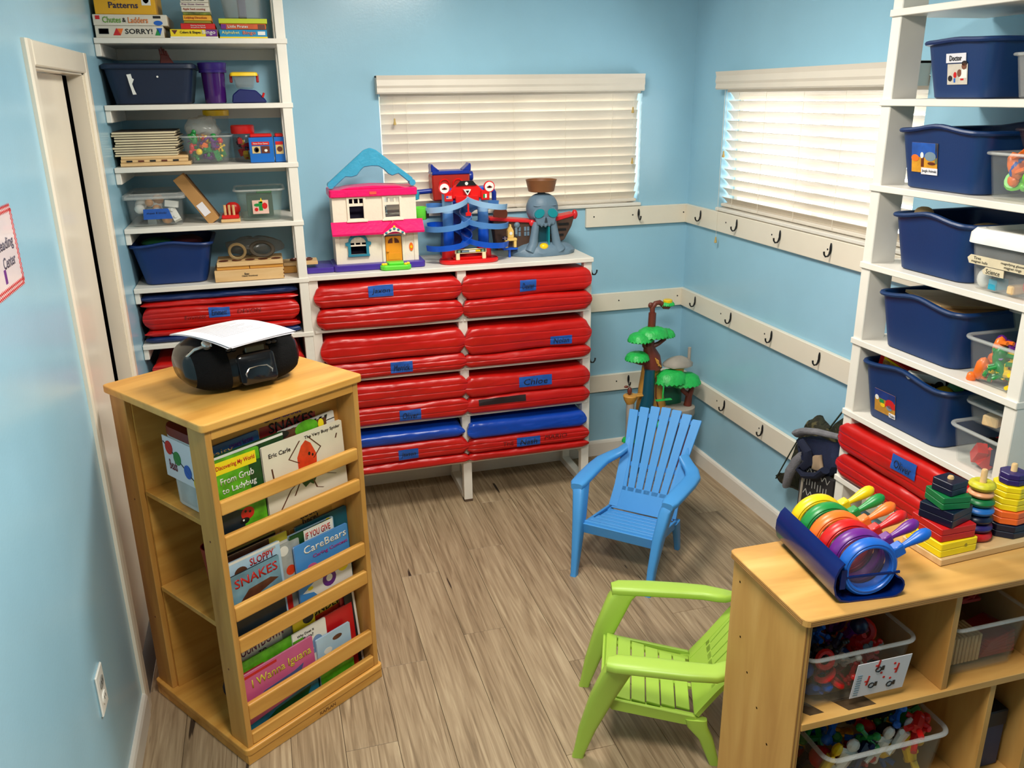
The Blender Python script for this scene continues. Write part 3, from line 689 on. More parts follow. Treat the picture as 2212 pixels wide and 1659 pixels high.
# things in the totes
cardb_m = M('cardboard', (178, 132, 76), .8, .08)
o = MB().ell((0, 0, 0), .022, .03, .018, 12, 8).build('wooden_disc', lightwood_m, None, smooth=True); o.location = (-.25, -1.865, 1.478); tag(o, 'round wooden piece peeking out of the unlabelled tote', 'toy')
o = MB().ell((0, 0, 0), .04, .06, .02, 12, 8).build('plush_toy', M('beige_plush', (176, 146, 96), .9, .15, 60, .6), None, smooth=True); o.location = (-.22, -2.07, 1.455); tag(o, 'beige plush toy inside the unlabelled tote', 'toy')
for k, (dy, dz, r_) in enumerate(((-.02, 0, .1), (.03, .012, -.15))):
    o = MB().box(-.1, .1, -.085, .085, -.004, .004).build('cardboard_tray', cardb_m if k == 0 else lightwood_m, None, bevel=.001); o.location = (-.17, -1.97+dy, 1.232+dz); o.rotation_euler = (.05, .06, r_); tag(o, ('flat cardboard piece' if k == 0 else 'pale board') + ' lying in the tote above the trains', 'cardboard')
o = thing('toy_box', 'red picture box sticking out of the trains tote', 'box', (-.25, -1.86, 1.03), 0, rot=(.35, -.25, .2))
MB().box(-.03, .03, -.055, .055, -.03, .03).build('carton', RED, o, bevel=.002)
MB().box(-.031, -.0302, -.04, .04, -.012, .018).build('picture', M('cartoon_print', (216, 160, 90), .4, .4, 60), o)
MB().box(-.031, -.0302, -.04, .04, .019, .026).build('picture_band', YEL, o)
o = thing('toy_train', 'white toy train car on top of the trains tote', 'toy', (-.27, -1.985, 1.034), 0, rot=(.1, .2, -.35))
MB().prism([(-.055, -.008), (.055, -.008), (.05, .006), (.02, .016), (-.05, .012)], -.012, .012, 'y').build('body', WHT, o, bevel=.002)
for x_ in (-.035, .035): MB().disc(x_, -.008, .012, .012, -.0145, .0145, 14).build('wheel', BLK, o)
junk((-.17, -1.95), -PI/2, .2, .12, .96, 1.012, 14, ['block', 'gear', 'cup', 'ring'], [BLK, NAV, GRN, YEL, BRN], '{kind} inside the trains tote', 'toys in the trains tote', 8, 1.5)
# mats on the low shelf of the right shelving, and what lies below
GM = 'red mats on the right wall shelving'
nap_mat('lower red mat on the right wall shelving, no tape', GM, (-.195, -2.03, .641), -PI/2, .56, .29, .085, vred_m, 41, layers=3)
nap_mat('red mat with blue name tape on the right wall shelving', GM, (-.195, -2.025, .728), -PI/2, .56, .29, .098, vred_m, 42, tape=(-.14, .2, .45, .9), words='Oliver', layers=3)
o = MB().box(-.09, .09, -.07, .07, 0, .05).build('storage_box', NAV, None, bevel=.004); o.location = (-.2, -1.95, .421); o.rotation_euler = (0, 0, .3); tag(o, 'dark blue box under the red mats on the right shelving', 'box')
o = MB().ell((0, 0, .03), .05, .035, .03, 12, 8).build('fabric_pouch', M('red_cloth', (170, 20, 26), .8), None, smooth=True); o.location = (-.27, -1.86, .42); tag(o, 'red cloth pouch under the red mats on the right shelving', 'pouch')
# ------------------------------------------------------------------ things on the left wall shelving
def gbox(name, label, cat, x0, x1, z0, h, d, mat, yf=-.372, words=(), art=(), edge=None, skew=0, group=None):
    cx = (x0+x1)/2; t = thing(name, label, cat, (cx, yf, z0), skew, group)
    B('carton', mat, t, x0-cx, x1-cx, 0, d, .0005, h, .0012)
    if edge: MB().box(x0-cx-.001, x1-cx+.001, -.001, d+.001, .0003, h*.18).build('carton_base', edge, t)
    for (s_, m_, x, z, ww, hh) in words: text(s_, m_, t, (x, -.0012, z), ww, hh, bold=.015)
    if art:
        mb = MB()
        for m_, k, a in art:
            mb.use(m_)
            if k == 'b': mb.box(a[0], a[1], -.001, -.0002, a[2], a[3])
            elif k == 'e': mb.disc(a[0], a[1], a[2], a[3], -.001, -.0002, 14)
            else: mb.prism(a, -.001, -.0002)
        mb.build('printed_art', None, t)
    return t
z = 2.009
GB = 'game boxes on the top shelf'
box_white = M('box_white', (222, 214, 196), .5, .06); box_yel = M('box_amber', (232, 172, 24), .5, .05); box_lime = M('box_lime', (196, 208, 40), .5); box_or = M('box_orange', (206, 88, 40), .5, .2, 20); box_blue = M('box_blue', (26, 140, 190), .5); box_bright = M('box_yellow', (246, 214, 20), .5)
gbox('game_box', 'white board game box with bold black title, lowest of the left top-shelf pile', 'game box', -2.506, -2.283, z, .039, .3, box_white, words=[('SORRY!', ink_m, .03, .021, .09, .017)], group=GB,
     art=[(BLK, 'b', (-.1, -.068, .012, .03)), (M('pale_blue', (170, 200, 220), .5), 'b', (-.098, -.07, .014, .028)), (RED, 'p', [(-.055, .008), (-.03, .008), (-.042, .032)]), (ORG, 'p', [(-.04, .03), (-.02, .03), (-.03, .01)]), (GRN, 'p', [(.082, .008), (.1, .008), (.092, .03)]), (BLU, 'p', [(.088, .032), (.108, .032), (.1, .01)])])
gbox('game_box', 'white board game box with green and orange title in the left top-shelf pile', 'game box', -2.508, -2.267, z+.0395, .036, .3, box_white, group=GB,
     words=[('Chutes', M('print_green', (116, 170, 60), .5), -.06, .019, .06, .02), ('&', ink_m, -.02, .018, .012, .014), ('Ladders', M('print_orange', (232, 130, 60), .5), .025, .018, .065, .019)], art=[(RED, 'b', (-.112, -.098, .02, .032)), (BLK, 'b', (.075, .1, .024, .032)), (BLU, 'e', (.09, .009, .015, .008))])
t = gbox('game_box', 'amber yellow box on top of the left top-shelf pile', 'game box', -2.498, -2.300, z+.076, .085, .26, box_yel, yf=-.365, words=[('Playful', M('print_navy', (40, 40, 80), .5), -.03, .055, .085, .02), ('Patterns', MATS['print_navy'], -.005, .03, .095, .02)], art=[(WHT, 'b', (.055, .085, .03, .062)), (BLK, 'e', (.07, .048, .01, .011)), (RED, 'e', (.07, .042, .006, .006))], group=GB)
gbox('game_box', 'yellow and purple bingo box at the bottom of the middle pile', 'game box', -2.262, -2.102, z, .029, .26, box_bright, group=GB, edge=WHT, words=[('Colors & Shapes', ink_m, -.012, .018, .07, .011), ('Bingo', WHT, .05, .018, .045, .017)], art=[(PUR, 'b', (.04, .0795, .006, .0285)), (BRN, 'p', [(-.075, .026), (-.055, .026), (-.065, .012)])])
gbox('book', 'red book lying on the yellow and purple bingo box', 'book', -2.224, -2.108, z+.0295, .019, .2, RED, group=GB, words=[('Sharing Surprises', WHT, 0, .012, .05, .005), ('Around the World', WHT, 0, .006, .05, .004)])
zz_ = z+.049
for (lab, h, m_, x0, x1, wd, wm) in (('thin olive card box above the red one', .008, M('olive_box', (150, 140, 40), .5), -2.212, -2.12, None, None), ('orange game box in the narrow middle pile', .018, M('box_orange_yellow', (236, 168, 40), .5), -2.213, -2.118, 'Ladybug Directions', M('print_red', (170, 60, 20), .5)), ('thin green patterned box in the narrow pile', .009, M('box_green_pattern', (110, 120, 40), .5, .5, 60), -2.211, -2.119, None, None),
                         ('white book with red lettering in the narrow middle pile', .018, box_white, -2.215, -2.12, 'Apple Seed counting', MATS['print_red']), ('white book with purple lettering in the narrow middle pile', .013, box_white, -2.217, -2.122, 'Pop Goes Games', M('print_purple', (120, 60, 110), .5)), ('white box at the top of the narrow pile', .022, box_white, -2.215, -2.122, 'Little Ones', ink_m)):
    gbox('game_box', lab, 'game box', x0, x1, zz_, h, .16, m_, group=GB, words=[(wd, wm, -.004, h/2, .075, h*.5)] if wd else ()); zz_ += h+.0005
gbox('game_box', 'blue bingo game box at the bottom of the right pile', 'game box', -2.095, -1.93, z, .029, .26, box_blue, group=GB, edge=box_bright, words=[('Alphabet', M('print_pale', (226, 226, 150), .5), -.045, .018, .062, .013), ('Bingo', M('print_orange2', (238, 120, 60), .5), .02, .017, .045, .015)], art=[(WHT, 'b', (.05, .076, .011, .023))])
gbox('game_box', 'orange and purple game box on the blue bingo box', 'game box', -2.088, -1.932, z+.0295, .019, .26, box_or, group=GB, words=[('Little Pirates', WHT, -.02, .010, .07, .009)], art=[(PUR, 'b', (-.078, -.06, .002, .017)), (BRN, 'b', (.05, .075, .002, .017))])
gbox('game_box', 'lime green game box under the clear tub', 'game box', -2.094, -1.926, z+.049, .017, .27, box_lime, group=GB)
t = tote('clear_bin', 'clear tub on the lime green game box', 'tub', (-2.01, -.25, z+.0675), 0, .155, .2, .13, cloudy_m, rim_m, .014, .025, 0, .004)
o = MB().box(-.015, .015, -.05, .05, 0, .09).build('folded_cloth', M('grey_cloth', (92, 96, 130), .9, .2), None, bevel=.006); o.location = (-2.01, -.27, z+.072); tag(o, 'grey blue cloth inside the clear tub on the top shelf', 'cloth')
# shelf 1
z = 1.786
t = tote('storage_tote', 'dark blue lidded tote with torn white tape on the left shelving', 'tote', (-2.353, -.215, z), 0, .30, .31, .125, dtote_m, None, .022, .03, 0, .006)
lid(t, .305, .315, .128, dtote_m, .012)
MB().prism([(-.075, .102), (-.06, .104), (-.058, .09), (-.052, .086), (-.06, .07), (-.055, .05), (-.05, .035), (-.062, .034), (-.066, .055), (-.07, .075), (-.072, .09)], -.1535, -.1505).build('torn_tape', WHT, t)
MB().disc(.028, .094, .0035, .0035, -.1565, -.1535, 10).build('paper_dot', WHT, t)
t = thing('toy_hand', 'dark red toy hand standing on the dark blue lidded tote', 'toy', (-2.30, -.26, z+.1405))
hand_m = M('dark_red_rubber', (110, 40, 30), .6)
MB().prism([(-.02, 0), (.03, 0), (.012, .03), (-.014, .035)], -.006, .006).build('palm', hand_m, t, bevel=.003)
for k in range(4): MB().tube([(-.012+.008*k, 0, .025), (-.016+.007*k, 0, .058-.006*abs(k-1))], [.0042, .003], 7).build('finger', hand_m, t, smooth=True)
t = thing('purple_jar', 'translucent purple plastic jar with lid on the left shelving', 'jar', (-2.138, -.29, z))
MB().lathe([(.036, .001), (.038, .006), (.042, .11), (.043, .118)], 24).build('body', M('purple_jar', (62, 24, 96), .15, .1, 6), t, smooth=True)
MB().lathe([(.049, .108), (.05, .116), (.048, .118), (.05, .125), (.052, .14), (.05, .143), (.046, .143)], 24).build('lid', M('purple_lid', (48, 26, 110), .3), t, smooth=True)
t = thing('carry_case', 'navy blue wedge-shaped case under a little clear box', 'case', (-2.02, -.25, z))
MB().prism([(-.06, .0), (.066, 0), (.062, .012), (.03, .045), (-.03, .05), (-.055, .03)], -.09, .1).build('shell', M('navy_case', (16, 26, 92), .35), t, bevel=.004)
MB().tube([(.052, -.092, .02), (.058, -.095, .035)], .004, 6).build('latch', RED, t)
t = tote('clear_bin', 'small clear box with yellow lid and red clips on the left shelving', 'box', (-2.028, -.265, z+.051), 0, .084, .11, .05, cloudy_m, None, .01, .012, 0, .002)
lid(t, .086, .112, .051, YEL, .008, .012)
for s in (-1, 1): B('clip', RED, t, s*.048-.005, s*.048+.005, -.015, .015, .022, .052, .002)
# shelf 2
z = 1.570
brd = M('puzzle_board', (222, 206, 170), .6, .08)
zz_ = z
for k in range(3):
    hh = (.013, .011, .01)[k]
    t = thing('puzzle_tray', '%s wooden knob puzzle tray under the cream boards' % ('lowest', 'middle', 'upper')[k], 'puzzle', (-2.385+.012*(k == 0), -.225, zz_), .02*k, 'wooden puzzle trays')
    B('tray', lightwood_m, t, -.122+.012*(k > 0), .122, -.13, .13, .0003, hh, .001)
    if k == 1:
        for q in range(5): MB().box(-.09+.04*q, -.07+.04*q, -.132, -.13, .002, .008).build('slot', BRN if q % 2 else BLK, t)
    zz_ += hh+.0006
for k in range(10):
    hh = .0075+.003*rnd.random()
    t = thing('puzzle_board', 'cream puzzle board, %s of the stack on the left shelving' % ('lowest', 'second from the bottom', 'third from the bottom', 'fourth from the bottom', 'fifth from the bottom', 'fifth from the top', 'fourth from the top', 'third from the top', 'second from the top', 'topmost')[k], 'puzzle', (-2.398+rnd.uniform(-.006, .006), -.225, zz_), rnd.uniform(-.03, .03), 'cream puzzle boards in a stack')
    B('board', brd, t, -.108, .108, -.13, .13, .0003, hh*.75, .001)
    B('backing', M('puzzle_backing', (58, 46, 38), .7), t, -.106, .106, -.128, .128, hh*.75, hh-.0002, 0)
    zz_ += hh+.0004
t = tote('clear_bin', 'clear tub of colourful counters with a plastic bag, left shelving', 'tub', (-2.188, -.26, z), 0, .175, .2, .1, clear_m, rim_m, .016, .02, 0, .004)
junk((-2.188, -.295), 0, .11, .07, z+.022, z+.10, 34, ['animal', 'ball', 'block', 'jack'], [YEL, GRN, RED, PUR, ORG, GRN], '{kind} in the clear tub with a plastic bag', 'counters in the clear tub', 12, .8)
o = MB().ell((0, 0, 0), .062, .04, .05, 14, 10).build('plastic_bag', clear('bag_plastic', (214, 214, 206), .5, .12), None, smooth=True, wob=.02); o.location = (-2.2, -.27, z+.122); tag(o, 'crumpled clear plastic bag on the tub of counters', 'bag')
t = thing('clear_jar', 'tall clear jar with yellow lid behind the tub of counters', 'jar', (-2.148, -.2, z))
MB().lathe([(.04, .001), (.044, .006), (.045, .165), (.04, .172)], 20).build('body', clear_m, t, smooth=True)
MB().lathe([(.048, .17), (.049, .19), (.044, .192)], 20).build('lid', YEL, t, smooth=True)
t = thing('clear_jar', 'dark clear jar with red screw lid on the left shelving', 'jar', (-2.055, -.26, z))
MB().lathe([(.036, .001), (.04, .006), (.04, .095), (.034, .105)], 20).build('body', clear('smoky_jar', (80, 64, 70), .35, .15), t, smooth=True)
MB().lathe([(.042, .104), (.044, .108), (.044, .132), (.04, .136)], 20).build('lid', RED, t, smooth=True)
junk((-2.055, -.26), 0, .03, .03, z+.015, z+.08, 12, ['ball', 'block'], [RED, PUR, NAV, YEL], '{kind} in the red-lidded jar', 'counters in the red-lidded jar', 14, .7)
for k, (x0, x1, lab) in enumerate(((-2.036, -1.948, 'blue card game tub with red lid and picture panel'), (-1.944, -1.906, 'second blue card game tub beside the shelf post'))):
    t = gbox('game_tub', lab, 'tub', x0, x1, z, .092, .1, M('game_tub_blue', (20, 104, 190), .35), yf=-.36, group='blue game tubs')
    cx = (x1-x0)/2
    B('lid', RED, t, -cx+.006, cx-.002, .004, .096, .092, .104, .003)
    if k == 0:
        pic(t, -.0004, -.034, .03, .064, .076, RED, [])
        text('Fisher-Price Games', WHT, t, (-.002, -.0014, .07), .054, .006, bold=0)
        pic(t, -.0004, -.034, -.004, .034, .06, M('print_sand', (214, 184, 120), .5, .1), [(BLK, 'e', (-.018, .047, .009, .01)), (WHT, 'e', (-.017, .046, .005, .006))])
        pic(t, -.0004, -.001, .03, .034, .06, BRN, [(WHT, 'e', (.016, .044, .006, .005))])
    else: pic(t, -.0004, -.014, .014, .03, .076, M('print_sand', (214, 184, 120), .5, .1), [(RED, 'b', (-.014, .014, .064, .076)), (BRN, 'e', (0, .048, .01, .01))])
# shelf 3
z = 1.3485
t = tote('clear_bin', 'lidded clear shoe box with blue tape on the left shelving', 'box', (-2.398, -.235, z), 0, .2, .26, .108, clear_m, rim_m, .01, .015, 0, .003)
lid(t, .206, .266, .108, rim_m, .014, .015)
MB().prism([(-.045, .028), (.058, .028), (.046, .066), (-.042, .066)], -.1315, -.1295).build('tape_label', tape_m, t)
text('shapes & blocks', ink_m, t, (.003, -.1318, .05), .07, .01, bold=-.004, shear=.2)
junk((-2.398, -.28), 0, .14, .1, z+.02, z+.09, 16, ['ball', 'block', 'ball'], [WHT, TAN, WHT, GRY], '{kind} in the clear shoe box', 'pieces in the clear shoe box', 15, 1.25)
t = thing('cardboard_tray', 'long brown cardboard tray leaning on the left shelving', 'cardboard', (-2.195, -.30, z+.004), 0, rot=(.0, math.radians(-33), 0))
MB().box(-.022, .022, -.03, .03, 0, .205).build('tray', cardb_m, t, bevel=.001)
MB().box(-.0, .024, .03, .06, 0, .195).build('inner_tray', M('dark_cardboard', (92, 62, 34), .8), t, bevel=.001)
MB().box(-.016, .012, -.0312, -.03, .035, .085).build('paper_label', paper_m, t)
t = thing('peg_toy', 'small red wooden peg toy on the left shelving', 'toy', (-2.132, -.30, z))
B('base', lightwood_m, t, -.038, .034, -.05, .05, .0003, .012, .002)
B('block', RED, t, -.034, .03, -.04, .045, .012, .026, .003)
MB().ell((.008, .02, .045), .03, .02, .026, 12, 8).build('wheel', RED, t, smooth=True)
for x in (-.02, -.004, .012): MB().tube([(x, -.02-.01*(x > 0), .024), (x, -.02-.01*(x > 0), .064)], .005, 8).build('peg', lightwood_m, t, smooth=True)
t = tote('clear_bin', 'clear greenish tub with a picture sticker on the left shelving', 'tub', (-2.018, -.25, z), 0, .178, .21, .118, clear('green_clear', (196, 214, 202), .12), rim_m, .016, .02, 0, .005)
pic(t, -.1, -.03, .03, .028, .08, M('sticker_pink', (226, 186, 170), .4), [(GRN, 'b', (-.006, .008, .04, .075)), (GRN, 'e', (-.012, .062, .012, .006)), (RED, 'e', (.016, .058, .01, .012)), (RED, 'e', (-.016, .045, .007, .007)), (YEL, 'p', [(-.002, .07), (.01, .07), (.004, .09)])], 'sticker')
o = MB().box(-.05, .05, -.04, .04, 0, .085).build('storage_box', M('dark_green_box', (24, 70, 52), .4), None, bevel=.003); o.location = (-2.02, -.22, z+.007); tag(o, 'dark green box inside the greenish clear tub', 'box')
B_ = MB().box(-.03, .03, -.03, .03, 0, .012).build('storage_box', M('bright_green_box', (30, 150, 70), .4), None, bevel=.003); B_.location = (-2.0, -.2, z+.093); tag(B_, 'bright green box on top in the greenish clear tub', 'box')
# shelf 4
z = 1.1225
t = tote('storage_tote', 'open blue tote on the left shelving above the mats', 'tote', (-2.362, -.215, z), 0, .285, .31, .152, M('blue_tote_left', (5, 46, 104), .45, .06, 5), None, .03, .035, .012, .008)
o = MB().ell((0, 0, 0), .06, .05, .02, 12, 8).build('fabric_bundle', M('green_cloth', (20, 84, 44), .9), None, smooth=True, wob=.008); o.location = (-2.42, -.25, z+.15); tag(o, 'green cloth in the open blue tote', 'cloth')
o = MB().ell((0, 0, 0), .06, .05, .02, 12, 8).build('fabric_bundle', M('maroon_cloth', (70, 14, 24), .9), None, smooth=True, wob=.008); o.location = (-2.31, -.23, z+.15); tag(o, 'maroon cloth in the open blue tote', 'cloth')
t = gbox('wooden_box', 'pale wooden dovetailed box with small printed lettering', 'box', -2.217, -1.955, z, .044, .2, lightwood_m, yf=-.375, words=[('Classic Dominoes', ink_m, 0, .02, .06, .006), ('Bear', ink_m, -.01, .028, .018, .008)])
for k in range(3): MB().box(.1285, .1315, -.0006, .02, .006+.013*k, .012+.013*k).build('dovetail', BRN, t)
for k, (x0, x1, y_) in enumerate(((-2.207, -2.085, -.365), (-2.083, -1.956, -.365))):
    gbox('wooden_tray', '%s shallow wooden tray on the dovetailed box' % ('left', 'right')[k], 'tray', x0, x1, z+.0445, .013, .16, birch_m, yf=y_)
t = gbox('wooden_tray', 'long wooden tray with round hollows above the dovetailed box', 'tray', -2.205, -1.955, z+.058, .016, .16, lightwood_m, yf=-.37)
for k in range(5): MB().lathe([(.002, .016), (.016, .0165), (.019, .0175), (.018, .0175), (.012, .0165)], 14, Matrix.Translation((-.1+.05*k, .04, 0))).build('hollow', BRN, t, smooth=True)
t = gbox('wooden_tray', 'wooden tray jutting out past the shelf post over the mat shelf', 'tray', -1.953, -1.815, 1.150, .014, .09, lightwood_m, yf=-.27)
for x_ in (-.02, .03): MB().lathe([(.02, .014), (.022, .019), (.016, .022), (.014, .018)], 14, Matrix.Translation((x_, .045, 0))).build('hollow', BRN, t, smooth=True)
o = MB().box(-.05, .05, -.05, .05, 0, .027).build('wooden_block', birch_m, None, bevel=.002); o.location = (-1.951, -.225, z); tag(o, 'wooden block under the jutting tray', 'block')
bag_m = clear('dark_bag_plastic', (120, 112, 100), .45, .15)
o = MB().ell((0, 0, 0), .115, .05, .038, 18, 10).build('plastic_bag', bag_m, None, smooth=True, wob=.014); o.location = (-2.055, -.27, z+.118); tag(o, 'dark clear plastic bag of beads on the wooden trays', 'bag')
o = MB().torus((0, 0, 0), .03, .006, 18, 6).build('bead_string', M('cord_tan', (150, 126, 84), .8), None, smooth=True); o.location = (-2.125, -.318, z+.108); o.rotation_euler = (.2, .2, 0); tag(o, 'tan ring of cord in the dark plastic bag', 'cord')
o = MB().torus((0, 0, 0), .028, .006, 18, 6).build('bead_string', M('cord_dark', (70, 62, 50), .8), None, smooth=True); o.location = (-2.03, -.318, z+.112); o.rotation_euler = (-.1, .1, 0); o.scale = (1.5, 1, 1); tag(o, 'dark ring of cord in the plastic bag', 'cord')
# ------------------------------------------------------------------ toys on the mat shelf
TZ = 1.1145
def holes_wall(mb, x0, x1, z0, z1, y0, y1, holes):
    xs = sorted({x0, x1, *[h[0] for h in holes], *[h[1] for h in holes]}); zs = sorted({z0, z1, *[h[2] for h in holes], *[h[3] for h in holes]})
    for a, b in zip(xs, xs[1:]):
        for c, d in zip(zs, zs[1:]):
            mx, mz = (a+b)/2, (c+d)/2
            if any(h[0] < mx < h[1] and h[2] < mz < h[3] for h in holes): continue
            mb.box(a, b, y0, y1, c, d)
    return mb
t = thing('doll_house', 'white plastic doll house with pink roofs and blue handle', 'doll house', (-1.565, -.255, TZ))
hw = M('doll_house_white', (240, 228, 206), .45, .03, 6, .25, bscale=60)
purp = M('doll_house_purple', (66, 44, 146), .35)
MB().prism(rrect(.385, .185, .02, 4, .004, .055), .0005, .026, 'z').build('base', purp, t, bevel=.003)
MB().prism(rrect(.115, .17, .01, 3, -.243, .055), .0005, .022, 'z').build('base_extension', purp, t, bevel=.003)
low = holes_wall(MB(), -.168, .170, .026, .155, 0, .008, [(-.113, -.045, .064, .112), (.03, .106, .026, .137)])
low.build('lower_wall', hw, t)
up = holes_wall(MB(), -.173, .172, .155, .312, .0, .008, [(-.105, -.047, .212, .262), (-.105, -.09, .273, .292), (-.084, -.068, .273, .292), (-.062, -.047, .273, .292), (.041, .102, .212, .262), (.041, .056, .273, .292), (.063, .08, .273, .292), (.087, .102, .273, .292)])
up.build('upper_wall', hw, t)
for s in (-1, 1): MB().box(s*.168-.004, s*.168+.004, .008, .14, .026, .312).build('side_wall', hw, t)
MB().box(-.164, -.02, .138, .145, .026, .312).build('rear_wall', M('doll_house_inside', (60, 52, 80), .6), t)
MB().box(-.166, .166, .008, .14, .150, .156).build('upper_floor', purp, t)
for x0, x1 in ((-.115, -.037), (.031, .112)):
    holes_wall(MB(), x0, x1, .202, .302, -.006, -.0002, [(x0+.01, x1-.01, .211, .293)]).build('window_trim', hw, t, bevel=.0008)
    MB().box(x0-.004, x1+.004, -.010, -.0005, .198, .205).build('window_ledge', hw, t, bevel=.001)
tb = M('doll_house_teal', (42, 128, 152), .4)
ar = [(-.122, .062), (-.122, .1), (-.132, .104), (-.132, .114), (-.118, .118)]+[(-.079+.04*math.cos(a), .12+.03*math.sin(a)) for a in [PI*(1-k/10) for k in range(11)]]+[(-.04, .118), (-.026, .114), (-.026, .104), (-.036, .1), (-.036, .062)]
inn = [(-.047, .064), (-.047, .112)]+[(-.079+.032*math.cos(a), .114+.024*math.sin(a)) for a in [PI*k/10 for k in range(11)]]+[(-.111, .112), (-.111, .064)]
n_ = len(ar)
mb = MB()
for k in range(len(ar)-1):
    q = int(k*(len(inn)-1)/(len(ar)-1)); q2 = int((k+1)*(len(inn)-1)/(len(ar)-1)); ii = inn[::-1]
    P_ = [ar[k], ar[k+1], ii[q2]] + ([ii[q]] if q2 != q else [])
    mb.prism(P_, -.009, -.0003)
mb.build('arched_window_frame', tb, t)
MB().box(-.124, -.034, -.012, -.0003, .056, .065).build('window_ledge', tb, t, bevel=.001)
MB().box(-.112, -.046, -.004, .002, .098, .104).build('window_bar', hw, t)
for x_ in (-.092, -.067): MB().box(x_-.003, x_+.003, -.004, .002, .104, .136).build('window_bar', hw, t)
od = M('doll_house_door', (236, 150, 30), .4)
door = MB().box(.034, .102, -.006, .003, .027, .132).build('front_door', od, t, bevel=.002)
for s in (-1, 1): MB().prism([(.068+s*.004, .104), (.068+s*.024, .104), (.068+s*.022, .114), (.068+s*.015, .122), (.068+s*.004, .126)], -.0075, -.0055).build('door_pane', BRN, door)
MB().box(.042, .094, -.0072, -.006, .034, .062).build('door_inset', od, door, bevel=.0008)
MB().ell((.042, -.01, .07), .006, .005, .004, 8, 6).build('door_knob', od, door, smooth=True)
for x0 in (.02, .104): MB().box(x0, x0+.012, -.009, 0, .026, .14).build('door_post', hw, t, bevel=.001)
for s in (-1, 1): MB().box(s*.164-.009, s*.164+.009, -.006, 0, .026, .15).build('corner_post', hw, t, bevel=.001)
pk = M('doll_house_pink', (236, 14, 104), .35, .05, 30, .3, bscale=80)
MB().prism([(0.004, .2), (0, .2), (-.042, .156), (-.04, .148), (.004, .152)], -.184, .196, 'x').build('porch_roof', pk, t)
MB().prism([(.012, .150), (.024, .150), (.068, .178), (.112, .150), (.124, .150), (.068, .198)], -.05, -.002).build('gable', pk, t)
mb = MB(); seg = [(.024+.088*k/12, .142+.016*math.sin(PI*k/12)) for k in range(13)]
mb.prism(seg+[(.112, .152), (.068, .18), (.024, .152)], -.052, -.006)
mb.build('gable_trim', hw, t)
for k in range(5):
    q = k/4; MB().ell((.034+.068*q, -.053, .154+.016*math.sin(PI*q)), .0055, .003, .005, 8, 6).build('scallop', tb, t, smooth=True)
MB().ell((.068, -.0535, .178), .005, .003, .006, 8, 6).build('flower', YEL, t, smooth=True)
mb = MB().prism(rrect(.362, .165, .012, 3, -.002, .068), .3, .33, 'z'); mb.build('roof_band', pk, t, bevel=.003)
MB().prism([(-.14, .33), (.13, .33), (.1, .338), (0, .342), (-.1, .338)], .0, .13).build('roof_crown', pk, t, bevel=.002)
MB().box(-.02, .008, -.0165, -.0142, .309, .32).build('roof_badge', M('badge_orange', (240, 90, 70), .4), t)
hb = M('doll_house_blue', (60, 160, 196), .4, .05, 30, .3, bscale=90)
out = [(-.178, .335), (-.182, .352), (-.172, .362), (-.026, .482), (0, .49), (.022, .482), (.168, .366), (.172, .348), (.16, .342)]
inn_ = [(.11, .384), (.084, .376), (.068, .384), (.052, .402), (.03, .416), (0, .418), (-.03, .414), (-.046, .4), (-.06, .382), (-.082, .376), (-.108, .378), (-.156, .338)]
MB().prism(out+inn_, .03, .055).build('carry_handle', hb, t, bevel=.003)
for s in (-1, 1): MB().disc(s*.168-.002, .347, .013, .013, .02, .065, 14).build('handle_hinge', hb, t)
st = M('doll_house_green', (100, 214, 60), .4)
MB().prism([(.016, -.075), (.116, -.08), (.13, -.06), (.13, -.012), (.002, -.012), (.002, -.056)], .0006, .02, 'z').build('front_step', st, t, bevel=.004)
MB().prism([(.036, -.055), (.1, -.058), (.104, -.012), (.03, -.012)], .02, .03, 'z').build('front_step', st, t, bevel=.003)
for x_, y_ in ((.014, -.05), (.024, -.05), (.118, -.054), (.106, -.066)): MB().ell((x_, y_, .024), .008, .006, .006, 8, 5).build('flower', YEL, t, smooth=True)
mb = MB().lathe([(.026, .19), (.03, .195), (.03, .24), (.026, .242), (.024, .24), (.024, .2)], 16, Matrix.Translation((.196, .04, 0))); mb.build('balcony', st, t, smooth=True)
for k in range(2): MB().box(.216+.004*k, .228, .012+.03*k, .024+.03*k, .198, .228).build('balcony_slot', BLK, t)
MB().lathe([(.004, 0), (.014, .004), (.016, .03), (.008, .04), (.002, .042)], 12, Matrix.Translation((.182, .05, .27))).build('wall_lantern', TEA, t, smooth=True)
MB().disc(.143, .083, .009, .018, -.003, 0, 14).build('sun_emblem', ORG, t); MB().disc(.143, .083, .005, .006, -.0045, -.0028, 12).build('sun_center', YEL, t)

